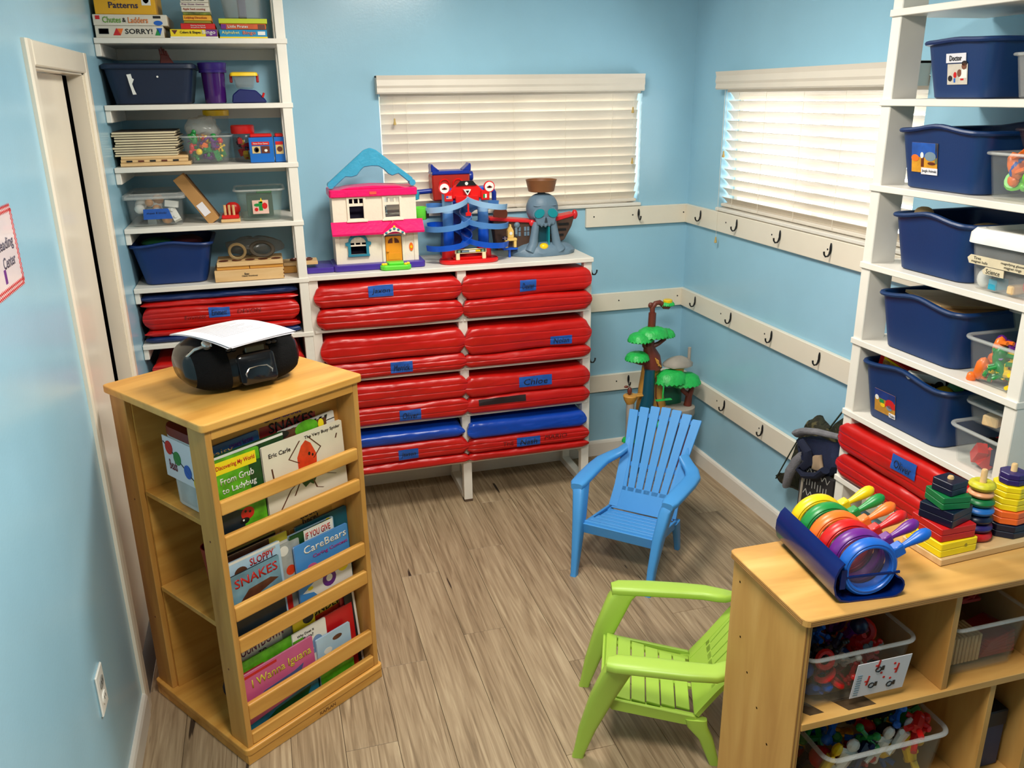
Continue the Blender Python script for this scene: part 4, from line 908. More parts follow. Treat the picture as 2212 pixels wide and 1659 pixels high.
# --- race track tower
t = thing('race_track', 'blue spiral toy race track with red base and round signs', 'toy track', (-1.17, -.205, TZ))
rt = M('track_red', (222, 24, 22), .3)
MB().prism(rrect(.26, .11, .05, 6, 0, -.04), .0005, .018, 'z').build('base', rt, t, bevel=.004)
for s in (-1, 1): MB().lathe([(.034, .016), (.032, .05), (.022, .06)], 16, Matrix.Translation((s*.078, 0, 0))).build('pillar_foot', rt, t, smooth=True)
MB().box(-.075, .075, -.07, .0, .018, .03).build('start_ramp', rt, t, bevel=.004)
MB().prism([(-.075, .02), (.075, .02), (.075, .028), (-.075, .07)], -.0, .01, 'y').build('base_back', rt, t)
cols = [M('track_blue', (14, 84, 200), .28), M('track_mid_blue', (84, 140, 206), .28), M('track_light_blue', (150, 190, 226), .28)]
for s in (-1, 1):
    for k in range(3):
        z0, z1 = ((.05, .135), (.135, .21), (.21, .292))[k]
        MB().lathe([(.024, z0), (.0235, z1)], 18, Matrix.Translation((s*.078, 0, 0))).build('column', cols[k], t, smooth=True)
    MB().lathe([(.027, .292), (.027, .31), (.022, .314)], 18, Matrix.Translation((s*.078, 0, 0))).build('column_cap', cols[0], t, smooth=True)
    for k in range(3):      # three turns of ramp, one colour each, top first
        zt = .27-.082*k; loops = []
        N_ = 26
        for j in range(N_+1):
            f = j/N_
            a = {0: -.15*PI-.75*PI*f, 1: .85*PI-1.75*PI*f, 2: .85*PI-1.75*PI*f}[k]
            r = .072+(.016*f if k else .012*f)
            zz_ = zt-(.045 if k == 0 else .075)*f+(.034 if k else 0)+.013*math.sin(a)
            cxx, cyy = math.cos(a), math.sin(a)
            P_ = []
            for (dr, dz) in ((-.022, 0), (.018, 0), (.020, .020), (.024, .020), (.021, -.004), (-.022, -.004)):
                x_ = (r+dr)*cxx; y_ = (r+dr)*cyy
                P_.append((s*(.078-x_), y_, zz_+dz))
            loops.append(P_)
        MB().loft(loops).build('spiral_ramp', cols[2-k], t, smooth=True)
for s in (-1, 1):
    d_ = MB().disc(s*.098, .318, .024, .024, -.045, -.037, 24).build('round_sign', rt, t)
    MB().disc(s*.098, .318, .02, .02, -.047, -.0449, 24).build('sign_face', WHT, d_)
    MB().disc(s*.098, .316, .012, .004, -.0478, -.0468, 14).build('sign_picture', BRN, d_); MB().disc(s*.098, .319, .006, .004, -.0478, -.0468, 14).build('sign_picture', RED, d_)
    MB().prism([(s*.062, .262), (s*.098, .262), (s*.098, .3), (s*.062, .306)], -.046, -.03).build('sign_bracket', rt, t, bevel=.003)
mb = MB(); mb.use(WHT).box(-.092, -.068, -.0475, -.046, .272, .286); mb.use(RED)
for k in range(3): mb.box(-.092, -.068, -.048, -.0474, .2725+.005*k, .2748+.005*k)
mb.use(BLU).box(-.092, -.083, -.0483, -.0475, .279, .286); mb.build('flag_sticker', None, t)
mb = MB(); mb.use(GRN).box(.07, .0775, -.0475, -.046, .272, .288); mb.use(WHT).box(.0775, .085, -.0475, -.046, .272, .288); mb.use(RED).box(.085, .0925, -.0475, -.046, .272, .288); mb.build('flag_sticker', None, t)
MB().prism([(-.07, .27), (.07, .27), (.075, .30), (.05, .325), (.03, .335), (-.03, .335), (-.05, .325), (-.075, .30)], -.03, -.01).build('launch_tower', rt, t, bevel=.004)
MB().prism([(-.05, .255), (.05, .255), (.05, .285), (-.05, .285)], -.05, -.028).build('launch_gate', rt, t, bevel=.003)
MB().prism([(-.016, .31), (.016, .31), (0, .285)], -.0515, -.03).build('gate_badge', WHT, t); MB().prism([(-.008, .306), (.008, .306), (0, .294)], -.0525, -.051).build('badge_mark', BLK, t)
MB().prism([(-.045, .325), (.045, .325), (.028, .345), (-.026, .345)], -.036, -.028).build('pit_board', BLK, t); MB().disc(0, .334, .007, .007, -.038, -.0355, 14).build('pit_dial', WHT, t)
MB().prism([(-.012, .2), (.012, .2), (.012, .214), (.004, .216), (.003, .25), (-.003, .25), (-.004, .216), (-.012, .214)], -.06, -.052).build('trip_lever', rt, t, bevel=.001)
by = M('track_cream', (244, 224, 176), .4)
g = MB().box(-.07, .07, -.084, -.078, .045, .064).build('finish_banner', by, t, bevel=.001)
pic(g, -.0843, -.063, .063, .049, .06, BLK, [(WHT, 'b', (-.008, .02, .051, .058)), (YEL, 'b', (.02, .042, .051, .058)), (GRY, 'b', (-.04, -.008, .051, .058)), (M('mint', (150, 200, 160), .5), 'e', (-.053, .0545, .007, .005)), (MATS['mint'], 'e', (.053, .0545, .007, .005))], 'banner_print')
for s in (-1, 1): MB().box(s*.058-.008, s*.058+.008, -.088, -.074, .018, .048).build('banner_post', by, t, bevel=.002)
ck = thing('clock_tower', 'cream toy clock tower standing on the end of the race track ramp', 'toy', (-.968, -.20, 1.158))
tg = M('clock_cream', (236, 196, 110), .4)
for s in (-1, 1): MB().box(s*.02-.006, s*.02+.006, -.012, .012, .0005, .03).build('arch_leg', tg, ck, bevel=.001)
MB().box(-.028, .028, -.014, .014, .03, .042).build('arch_top', tg, ck, bevel=.002)
MB().box(-.014, .014, -.011, .011, .042, .076).build('tower', tg, ck, bevel=.002)
MB().prism([(-.014, .076), (.014, .076), (.007, .088), (.004, .092), (.003, .102), (-.003, .102), (-.004, .092), (-.007, .088)], -.008, .008).build('spire', tg, ck, bevel=.001)
MB().disc(0, .064, .007, .007, -.0125, -.0105, 14).build('clock_face', WHT, ck)
mb = MB(); mb.use(NAV).box(-.04, -.018, -.0165, -.0145, .038, .052); mb.use(WHT).box(-.04, -.018, -.017, -.0164, .0438, .0462).box(-.0305, -.0275, -.017, -.0164, .038, .052); mb.use(RED).box(-.04, -.018, -.0174, -.0168, .0445, .0455); mb.build('flag_sign', None, ck)
o = MB().box(-.034, .034, -.02, .02, 0, .008).build('ramp_end', cols[0], t, bevel=.002); o.location = (.198, .005, .035)
MB().tube([(.198, .005, .036), (.198, .005, .0006)], .006, 8).build('ramp_prop', cols[0], t)

# --- tower with ears behind the track
t = thing('toy_tower', 'red and blue toy tower with pointed ears behind the race track', 'toy', (-1.205, -.072, TZ))
nb = M('tower_blue', (24, 50, 150), .3); rr = M('tower_red', (176, 40, 26), .35)
MB().prism([(-.05, .0005), (.05, .0005), (.04, .1), (.04, .25), (-.04, .25), (-.04, .1)], -.045, .045).build('lower_body', nb, t, bevel=.004)
MB().prism([(-.084, .25), (.078, .25), (.082, .36), (.078, .372), (-.078, .372), (-.088, .36)], -.04, .045).build('head', rr, t, bevel=.008)
for s in (-1, 1): MB().torus((s*.03-.003, -.041, .32), .022, .004, 18, 6).build('eye_ring', rt, t, smooth=True)
MB().prism([(-.088, .362), (.084, .362), (.08, .378), (-.084, .378)], -.046, .05).build('roof', nb, t, bevel=.004)
for s in (-1, 1): MB().prism([(s*.088, .372), (s*.05, .378), (s*.078, .4), (s*.084, .41), (s*.09, .402)], -.035, .03).build('ear', nb, t, bevel=.004)
MB().lathe([(.02, 0), (.022, .01), (.02, .016)], 14, Matrix.Translation((.086, .0, .35)) @ Matrix.Rotation(PI/2, 4, 'Y')).build('side_knob', nb, t, smooth=True)
MB().tube([(-.08, 0, .292), (-.19, 0, .286)], .011, 10).build('side_arm', nb, t, smooth=True)
MB().tube([(.078, 0, .292), (.17, 0, .296), (.19, 0, .29), (.2, 0, .274), (.2, 0, .215)], .011, 10).build('side_arm', nb, t, smooth=True)

# --- pirate playset
t = thing('pirate_playset', 'grey skull rock pirate ship playset on the mat shelf', 'toy', (-.81, -.16, TZ))
gk = M('skull_grey', (100, 124, 142), .5, .08, 12, .3, bscale=60); hb_ = M('hull_brown', (74, 52, 40), .5, .12, 20, .4, bscale=30)
mb = MB(); L_ = []
for k, (sc_, z_) in enumerate(((1, 0.0005), (1.02, .016), (.9, .036), (.7, .05), (.5, .058))):
    L_.append([((.155*sc_+.018*noise.noise(Vector((a*2, k*3.1, 5))))*math.cos(a)*(1 if math.cos(a) > 0 else .98), (.085*sc_+.012*noise.noise(Vector((a*3, k*2.3, 9))))*math.sin(a)*(1 if math.sin(a) < 0 else .7), z_+(.008*noise.noise(Vector((a*4, k*2, 1))) if k else 0)) for a in [2*PI*q/40 for q in range(40)]])
mb.loft(L_).build('rock_base', gk, t, smooth=True)
sk = MB(); L_ = []
for j in range(1, 18):
    a = -PI/2+PI*j/18; z_ = .205+.068*math.sin(a)
    rx, ry_ = .073*math.cos(a)**.8, .06*math.cos(a)**.8
    if z_ < .2: f = (.2-z_)/.06; rx *= 1-.0*f; ry_ *= 1
    L_.append([(rx*math.cos(b), -.012+ry_*math.sin(b), z_) for b in [2*PI*q/28 for q in range(28)]])
sk.loft(L_).build('skull', gk, t, smooth=True)
MB().prism([(-.05, .175), (.05, .175), (.044, .145), (.036, .134), (.026, .142), (.018, .126), (.008, .138), (0, .124), (-.01, .138), (-.018, .126), (-.028, .14), (-.038, .136)], -.068, -.03).build('jaw', gk, t, bevel=.004)
MB().ell((0, -.054, .222), .054, .016, .010, 14, 8).build('brow', gk, t, smooth=True)
et = M('skull_teal', (16, 140, 150), .35)
for s, tilt in ((-1, .3), (1, -.5)):
    MB().torus((0, 0, 0), .021, .004, 20, 6, Matrix.Translation((s*.03, -.06, .19)) @ Matrix.Rotation(s*.5, 4, 'Y') @ Matrix.Diagonal((1.25, 1, .95, 1))).build('eye_rim', gk, t, smooth=True)
    MB().disc(0, 0, .024, .0185, -.006, .02, 18, Matrix.Translation((s*.03, -.066, .19)) @ Matrix.Rotation(s*.5, 4, 'Y')).build('eye_socket', et, t)
MB().prism([(-.007, .15), (.007, .15), (.002, .172), (-.002, .172)], -.0715, -.066).build('nose_hole', M('skull_dark', (44, 54, 64), .6), t)
for s in (-1, 1):
    MB().tube([(s*.04, -.045, .15), (s*.048, -.05, .1), (s*.055, -.052, .05), (s*.07, -.055, .02)], [.016, .018, .022, .028], 9).build('rock_pillar', gk, t, smooth=True, wob=.003)
MB().box(-.036, .03, -.034, -.028, .02, .14).build('cave_door', M('cave_teal', (12, 70, 84), .4), t)
MB().box(.014, .02, -.062, -.03, .02, .135).build('door_edge', et, t)
for k in range(4): MB().box(.02, .036, -.05, -.044, .04+.022*k, .05+.022*k).build('ladder_rung', BLK, t)
MB().ell((-.008, -.06, .04), .022, .018, .018, 12, 8).build('treasure', YEL, t, smooth=True)
MB().prism([(-.215, .03), (-.03, .03), (-.03, .15), (-.235, .165)], -.03, .03, 'y').build('hull', hb_, t, bevel=.004)
for x_ in (-.125, -.085):
    for k in range(4): MB().box(x_+.014*(k % 2)-.006, x_+.014*(k % 2)+.004, -.033, -.03, .09+.022*(k//2), .108+.022*(k//2)).build('port_window', gk, t)
MB().prism([(.04, .045), (.1, .06), (.135, .12), (.15, .17), (.04, .15)], -.03, .03).build('bow', hb_, t, bevel=.004)
for k in range(3): MB().box(.07, .12-.012*k, -.034, -.0305, .08+.024*(2-k), .09+.024*(2-k)).build('bow_slot', BLK, t, bevel=.001)
rr2 = M('rail_red', (214, 34, 40), .35)
MB().prism([(-.25, .165), (-.05, .145), (-.05, .158), (-.25, .18)], -.04, .04).build('deck_rail', rr2, t, bevel=.003)
MB().ell((-.055, -.042, .146), .016, .01, .016, 12, 8).build('rail_scroll', rr2, t, smooth=True)
MB().prism([(.05, .145), (.14, .165), (.15, .18), (.05, .165)], -.036, .036).build('deck_rail', rr2, t, bevel=.003)
MB().ell((.152, -.02, .172), .014, .016, .022, 12, 8).build('figurehead', rr2, t, smooth=True)
MB().disc(-.195, .19, .032, .032, -.02, -.006, 22).build('ship_wheel', BRN, t)
MB().lathe([(.012, .255), (.017, .262), (.017, .286)], 14).build('mast', M('mast_teal', (60, 96, 108), .5), t, smooth=True)
MB().lathe([(.052, .278), (.058, .28), (.068, .325), (.07, .33), (.066, .33), (.056, .288)], 26).build('crows_nest', M('nest_brown', (134, 84, 46), .5, .1), t, smooth=True)
MB().ell((-.125, -.036, .14), .014, .01, .014, 10, 8).build('cannon_bracket', gk, t, smooth=True)
MB().tube([(-.13, -.038, .13), (-.13, -.042, .1)], .006, 8).build('cannon', gk, t, smooth=True)

# ------------------------------------------------------------------ tree playset in the corner
t = thing('tree_playset', 'tall plastic tree playset with green canopies in the corner', 'toy', (-.27, -.29, 0))
tk = M('tree_brown', (112, 48, 32), .45, .12, 10, .2); lf = M('tree_green', (40, 190, 84), .4, .1, 40, .6, bscale=90); rk = M('tree_rock', (168, 158, 146), .6, .1, 14, .3); og = M('tree_ochre', (206, 148, 62), .5, .1); dt = M('tree_teal', (12, 76, 96), .3)
MB().prism([(-.13, -.06), (-.1, -.1), (.08, -.1), (.19, -.05), (.2, .1), (.1, .16), (-.1, .14), (-.14, .05)], .0005, .03, 'z').build('base', rk, t, bevel=.005)
MB().loft([[(.10*f*math.cos(a)+dx, .07*f*math.sin(a)+.02, z_) for a in [2*PI*q/16 for q in range(16)]] for f, dx, z_ in ((1, 0, .03), (.95, 0, .2), (.8, -.01, .33), (.6, -.02, .45), (.45, -.02, .56))]).build('trunk_wall', og, t, smooth=True)
MB().tube([(-.085, -.03, .05), (-.08, -.04, .3), (-.055, -.035, .42), (-.05, -.03, .555)], [.04, .038, .03, .024], 10).build('slide', dt, t, smooth=True)
MB().tube([(.0, -.048, .25), (-.005, -.05, .36), (-.02, -.046, .42), (-.02, -.04, .52)], .0035, 6).build('trunk_seam', BRN, t)
MB().tube([(-.02, 0, .55), (-.03, 0, .61), (-.045, 0, .66), (-.04, 0, .70), (-.036, 0, .75)], [.045, .042, .026, .02, .018], 12).build('trunk', tk, t, smooth=True)
MB().tube([(-.04, 0, .655), (.0, -.01, .675), (.03, -.02, .7)], [.014, .011, .009], 8).build('branch', tk, t, smooth=True)
MB().tube([(-.045, 0, .65), (-.075, -.01, .67), (-.085, -.02, .70)], [.013, .010, .008], 8).build('branch', tk, t, smooth=True)
MB().tube([(-.04, -.01, .59), (-.09, -.01, .592), (-.13, 0, .6)], [.02, .016, .01], 8).build('branch', tk, t, smooth=True)
MB().tube([(-.012, -.045, .575), (-.016, -.046, .6), (-.03, -.044, .615), (-.02, -.045, .59), (0, -.046, .57)], .004, 6).build('vine_mark', og, t)
MB().tube([(-.036, 0, .745), (-.034, 0, .825)], .018, 12).build('upper_trunk', tk, t, smooth=True)
MB().tube([(-.034, 0, .822), (-.036, 0, .85), (-.02, 0, .87), (.0, 0, .872), (.015, 0, .862), (.025, 0, .85), (.045, 0, .846), (.055, 0, .858)], [.012, .013, .012, .012, .012, .012, .011, .01], 10).build('top_branch', tk, t, smooth=True)
MB().ell((-.044, 0, .862), .014, .01, .014, 10, 7).build('knot', tk, t, smooth=True)
def canopy(c, rx, ry_, h, nm='canopy'):
    n = 44; L = []
    for (f, z_) in ((.25, h), (.6, h*.86), (.85, h*.55), (1, 0), (.95, -.006), (.6, .0)):
        L.append([(c[0]+rx*f*math.cos(a), c[1]+ry_*f*math.sin(a), c[2]+z_-(.008*(q % 2) if f == 1 else 0)+.004*noise.noise(Vector((a*5, f*9, c[0]*30)))) for q, a in enumerate([2*PI*q/n for q in range(n)])])
    return MB().loft(L).build(nm, lf, t, smooth=True)
canopy((.042, 0, .862), .034, .028, .012); MB().lathe([(.022, 0), (.022, .012), (.018, .016)], 14, Matrix.Translation((.042, 0, .868))).build('nest', YEL, t, smooth=True)
canopy((-.035, -.015, .722), .08, .065, .038); canopy((-.1, -.02, .706), .062, .055, .034); canopy((.03, .0, .712), .055, .05, .03); canopy((-.108, -.01, .612), .06, .055, .032)
canopy((.06, -.035, .49), .085, .065, .055); canopy((.135, -.03, .47), .085, .065, .05)
MB().loft([[(.1+r_*math.cos(a), -.02+r_*.8*math.sin(a), z_) for a in [2*PI*q/16 for q in range(16)]] for r_, z_ in ((.038, .5), (.032, .53), (.035, .55))]).build('lookout_neck', og, t, smooth=True)
MB().loft([[(.105+.075*f*math.cos(a), -.01+.055*f*math.sin(a), z_) for a in [2*PI*q/20 for q in range(20)]] for f, z_ in ((.7, .548), (1, .556), (1, .566), (.75, .585), (.5, .595), (.2, .6))]).build('lookout_rock', rk, t, smooth=True, wob=.004)
MB().tube([(.165, -.01, .56), (.165, -.01, .64)], .008, 9).build('flag_pole', rk, t, smooth=True)
MB().loft([[(.11+.09*f*math.cos(a), -.02+.07*f*math.sin(a), z_) for a in [2*PI*q/20 for q in range(20)]] for f, z_ in ((.5, .26), (.85, .29), (1, .31), (1, .345), (.9, .35))]).build('ledge', rk, t, smooth=True)
B('ledge_plate', BRN, t, .09, .13, -.0935, -.088, .315, .326, .001)
MB().tube([(.16, -.03, .35), (.165, -.03, .4), (.18, -.03, .44), (.175, -.03, .48)], [.02, .016, .012, .01], 9).build('branch', tk, t, smooth=True)
MB().tube([(.165, -.03, .4), (.13, -.03, .43), (.12, -.03, .47)], [.013, .011, .009], 9).build('branch', tk, t, smooth=True)
MB().tube([(.14, -.02, .03), (.15, -.02, .27)], [.04, .03], 10).build('ledge_trunk', tk, t, smooth=True)
MB().loft([[(.09+.06*f*math.cos(a), .02+.015*math.sin(a), z_) for a in [2*PI*q/16 for q in range(16)]] for f, z_ in ((1, .35), (1, .4), (.7, .44))]).build('fern_screen', M('fern_green', (20, 96, 70), .5), t, smooth=True)
MB().tube([(.0, -.085, .5), (-.004, -.088, .45), (-.004, -.088, .42)], .004, 6).build('swing_rope', lf, t); MB().box(-.04, .04, -.1, -.08, .415, .42).build('swing_seat', lf, t, bevel=.001)
MB().tube([(-.142, -.02, .03), (-.142, -.02, .17), (-.14, -.02, .40)], [.018, .018, .02], 10).build('stone_post', rk, t, smooth=True)
MB().loft([[(-.142+.032*f*math.cos(a), -.02+.03*f*math.sin(a), z_) for a in [2*PI*q/14 for q in range(14)]] for f, z_ in ((.6, .39), (.95, .41), (1.1, .43), (1, .435))]).build('perch', og, t, smooth=True)
B('perch_bridge', og, t, -.125, -.06, -.04, -.005, .425, .434, .003)
canopy((-.142, -.02, .2), .034, .034, .016)
MB().ell((-.146, -.02, .455), .012, .011, .02, 10, 8).build('toy_bird', tk, t, smooth=True); MB().ell((-.164, -.02, .478), .012, .008, .006, 8, 6).build('bird_wing', tk, t, smooth=True)
MB().ell((.0, .0, .0), .03, .02, .02, 8, 6, Matrix.Translation((.0, -.06, .28))).build('leaf_cluster', lf, t, smooth=True, wob=.004)
# ------------------------------------------------------------------ bags hanging on the right wall
def sack(poly, y0, y1, shrink=.82, steps=5):
    cx = sum(p[0] for p in poly)/len(poly); cz = sum(p[1] for p in poly)/len(poly); L = []
    for k in range(steps+1):
        f = k/steps; s = 1-(1-shrink)*abs(2*f-1)**2.2
        L.append([(cx+(x-cx)*s, y0+(y1-y0)*f, cz+(z-cz)*s) for x, z in poly])
    return MB().loft(L)
def dense(poly, n=4):
    out = []
    for i, p in enumerate(poly):
        q = poly[(i+1) % len(poly)]
        for k in range(n): out.append((p[0]+(q[0]-p[0])*k/n, p[1]+(q[1]-p[1])*k/n))
    return out
camo = ramp_mat('camo_cloth', [(.38, (22, 24, 16)), (.48, (48, 50, 32)), (.56, (30, 28, 20)), (.66, (104, 96, 60))], .85, 26, (1, 1, 1), .3, 0, .3)
t = thing('drawstring_bag', 'dark camouflage drawstring bag hanging on the right wall', 'bag', (0, 0, 0), -PI/2)
sack(dense([(1.215, .60), (1.25, .63), (1.30, .61), (1.36, .62), (1.43, .70), (1.46, .5), (1.44, .33), (1.18, .285), (1.07, .26), (1.03, .275), (1.06, .30), (1.12, .33), (1.16, .48)]), -.022, -.085, .86).build('sack', camo, t, smooth=True, wob=.006)
MB().tube([(1.34, -.07, .61), (1.40, -.06, .71), (1.505, -.045, .80)], .0035, 6).build('drawstring', M('olive_cord', (40, 50, 36), .8), t)
MB().tube([(1.36, -.05, .62), (1.42, -.045, .70), (1.505, -.04, .80)], .0035, 6).build('drawstring', MATS['olive_cord'], t)
MB().tube([(1.22, -.07, .60), (1.15, -.09, .44), (1.07, -.09, .29)], .0028, 6).build('drawstring', MATS['olive_cord'], t)
den = M('denim', (24, 34, 66), .85, .12, 30, .3, bscale=300); gry = M('grey_fleece', (124, 122, 126), .95, .12, 30, .5, bscale=200)
t = thing('denim_jacket', 'denim jacket with grey fleece sleeves hung over the camouflage bag', 'jacket', (0, 0, 0), -PI/2)
sack(dense([(1.22, .53), (1.30, .57), (1.45, .605), (1.475, .52), (1.43, .465), (1.35, .44), (1.28, .455)]), -.09, -.13, .9).build('jacket_body', den, t, smooth=True, wob=.010)
MB().tube([(1.195, -.115, .545), (1.235, -.13, .56), (1.29, -.135, .59), (1.36, -.135, .615), (1.47, -.12, .635)], [.012, .020, .019, .017, .016], 12, flat=.7).build('fleece_collar', gry, t, smooth=True, wob=.007)
MB().tube([(1.28, -.12, .50), (1.245, -.125, .45), (1.205, -.12, .38), (1.17, -.11, .31)], [.012, .019, .019, .015], 12).build('fleece_sleeve', gry, t, smooth=True, wob=.007)
MB().tube([(1.27, -.14, .53), (1.30, -.152, .55), (1.345, -.155, .53), (1.35, -.15, .49), (1.32, -.15, .455), (1.29, -.148, .44), (1.34, -.15, .43), (1.41, -.15, .46), (1.45, -.15, .50)], [.010, .014, .014, .014, .013, .012, .012, .012, .012], 8, flat=1.3).build('denim_cuff', M('denim_dark', (16, 24, 50), .85), t, smooth=True, wob=.006)
sack(dense([(1.36, .52), (1.40, .54), (1.425, .48), (1.36, .465)]), -.13, -.146, .8).build('lining', M('lining_tan', (166, 140, 112), .9), t, smooth=True, wob=.003)
t = thing('patterned_bag', 'black tote bag with white zigzag pattern hanging by the right shelving', 'bag', (0, 0, 0), -PI/2)
blkc = M('black_cloth', (40, 37, 36), .9, .1, 60, .3); whp = M('white_cloth_print', (196, 192, 184), .85)
MB().prism([(1.315, .47), (1.48, .47), (1.485, .12), (1.295, .12)], -.135, -.12).build('front_panel', blkc, t, bevel=.002)
MB().prism([(-.135, .47), (-.05, .45), (-.04, .18), (-.135, .12)], 1.285, 1.297, 'x').build('side_gusset', M('dark_grey_cloth', (52, 50, 50), .9), t, bevel=.003)
MB().tube([(1.312, -.137, .47), (1.297, -.137, .12)], .005, 6).build('piping', M('beige_piping', (170, 158, 142), .9), t)
mb = MB()
for row, (z_, kd) in enumerate(((.45, 'v'), (.41, 'l'), (.36, 'z'), (.318, 'p'), (.276, 'v'), (.232, 'l'), (.188, 'z'), (.148, 'p'))):
    for k in range(5 if kd in 'zv' else (9 if kd == 'l' else 4)):
        if kd in 'zv':
            x = 1.316+.03*k; s = 1 if kd == 'z' else -1; w_ = .003
            for (xa, za, xb, zb) in ((x, z_-s*.011, x+.013, z_+s*.011), (x+.013, z_+s*.011, x+.026, z_-s*.011)):
                mb.prism([(xa-w_/2, za), (xa+w_/2, za), (xb+w_/2, zb), (xb-w_/2, zb)], -.1362, -.135)
        elif kd == 'l':
            x = 1.314+.0165*k; d = .006*(k % 2); mb.box(x, x+.003, -.1362, -.135, z_-.016-d, z_+.012-d)
        else:
            x = 1.326+.036*k; mb.box(x-.007, x+.007, -.1362, -.135, z_-.0015, z_+.0015); mb.box(x-.0015, x+.0015, -.1362, -.135, z_-.007, z_+.007)
mb.build('zigzag_print', whp, t)
MB().tube([(1.35, -.12, .47), (1.38, -.08, .52), (1.42, -.045, .45)], .005, 6).build('strap', blkc, t)

# ------------------------------------------------------------------ children's chairs
def chair(label, loc, rz, mat, group):
    t = thing('adirondack_chair', label, 'chair', loc, rz, group)
    def beam(secs, n=10):   # each: (centre, half width x, half depth y)
        return MB().loft([[(c[0]+hx*x, c[1]+hy*y, c[2]) for x, y in rrect(2, 2, .5, 3)] for c, hx, hy in secs])
    for s in (-1, 1):
        beam([((s*.155, -.190, .0003), .013, .017), ((s*.155, -.187, .012), .012, .016), ((s*.157, -.165, .10), .015, .024), ((s*.165, -.125, .22), .02, .034), ((s*.178, -.085, .32), .024, .038), ((s*.185, -.07, .338), .026, .04)]).build('leg', mat, t, smooth=True)
        beam([((s*.140, .195, .0003), .010, .014), ((s*.142, .165, .09), .012, .02), ((s*.146, .14, .13), .012, .028), ((s*.146, .135, .155), .011, .03)]).build('leg', mat, t, smooth=True)
        # arm: flat bar running back then curving in to the backrest
        path = [(s*.185, -.112, .343), (s*.188, -.09, .347), (s*.192, .0, .348), (s*.196, .10, .346), (s*.195, .17, .345), (s*.175, .22, .35), (s*.15, .245, .362), (s*.125, .262, .385)]
        hw = [.022, .031, .033, .032, .030, .028, .026, .024]; L = []
        for i, p in enumerate(path):
            a = Vector(path[max(0, i-1)]); b = Vector(path[min(len(path)-1, i+1)]); d = (b-a); d.z = 0; d.normalize(); nx = Vector((-d.y, d.x, 0)); th = .014
            L.append([tuple(Vector(p)+nx*(hw[i]*x)+Vector((0, 0, th*z))) for x, z in rrect(2, 2, .6, 3)])
        MB().loft(L).build('arm', mat, t, smooth=True)
    # seat slats running side to side
    ys = [-.128, -.088, -.046, -.004, .038, .080, .122]
    for k in range(6):
        y0, y1 = ys[k]+.0018, ys[k+1]-.0018; z0 = .212-.012*k*.75; z1 = .212-.012*(k+1)*.75
        wd = .145-.006*k
        MB().prism([(y0, z0-.008 if k else z0-.016), (y0+(.006 if k == 0 else 0), z0), (y1, z1), (y1, z1-.008)], -wd, wd, 'x').build('seat_slat', mat, t, bevel=.0015)
    for x in (-.128, 0, .128): MB().prism([(-.12, .196), (.13, .152), (.13, .142), (-.12, .186)], x-.008, x+.008, 'x').build('seat_rib', mat, t)
    MB().prism([(-.133, .204), (-.125, .204), (-.118, .16), (-.126, .16)], -.148, .148, 'x').build('seat_apron', mat, t, bevel=.002)
    for s in (-1, 1): MB().prism([(-.12, .205), (.13, .165), (.16, .13), (.1, .135), (-.1, .165)], s*.146-.005, s*.146+.005, 'x').build('side_apron', mat, t, bevel=.002)
    # back: lower panel + seven fanned slats
    def bp(x, f, off=0):
        y = .135+.255*f; z = .165+.375*f
        return (x, y-off*.84, z+off*.55)
    MB().loft([[bp(-.135, -.02), bp(.135, -.02), bp(.135, -.02, -.009), bp(-.135, -.02, -.009)], [bp(-.122, .2), bp(.122, .2), bp(.122, .2, -.009), bp(-.122, .2, -.009)]]).build('back_panel', mat, t, bevel=.001)
    for k in range(7):
        u = k-3; g = .0028
        xb, xt = u*.0345, u*.0475
        wb, wt = .0345/2-g, .0475/2-g*1.1
        ft = 1.0-.0075*u*u; L = []
        for f in [.16, .35, .6, .85, ft-.008, ft]:
            q = (f-.16)/(1-.16); x = xb+(xt-xb)*q; wd = wb+(wt-wb)*q; wd *= .9 if f == ft else 1
            L.append([bp(x-wd, f), bp(x+wd, f), bp(x+wd, f, -.010), bp(x-wd, f, -.010)])
        MB().loft(L).build('back_slat', mat, t, bevel=.0012)
    for f in (.42, .9):
        wd = .105+.04*(f-.2)
        MB().loft([[bp(-wd, f-.02, -.010), bp(wd, f-.02, -.010), bp(wd, f-.02, -.016), bp(-wd, f-.02, -.016)], [bp(-wd, f+.02, -.010), bp(wd, f+.02, -.010), bp(wd, f+.02, -.016), bp(-wd, f+.02, -.016)]]).build('back_rail', mat, t)
    for s in (-1, 1):
        L = []
        for f, x0, x1 in ((.0, .11, .146), (.2, .106, .142), (.4, .108, .146), (.55, .115, .146), (.66, .125, .13)):
            L.append([bp(s*x0, f, .001), bp(s*x1, f, .004), bp(s*x1, f, -.008), bp(s*x0, f, -.009)])
        MB().loft(L).build('back_wing', mat, t, smooth=True)
    return t
CG = 'children\'s garden chairs'
chair('small blue plastic slatted garden chair facing the bookcase', (-.73, -1.052, 0), math.radians(-45), M('chair_blue', (70, 150, 218), .42, .03, 6), CG)
chair('small lime green plastic slatted garden chair beside the low cabinet', (-1.06, -1.925, 0), math.radians(-114), M('chair_green', (164, 198, 74), .42, .03, 6), CG)

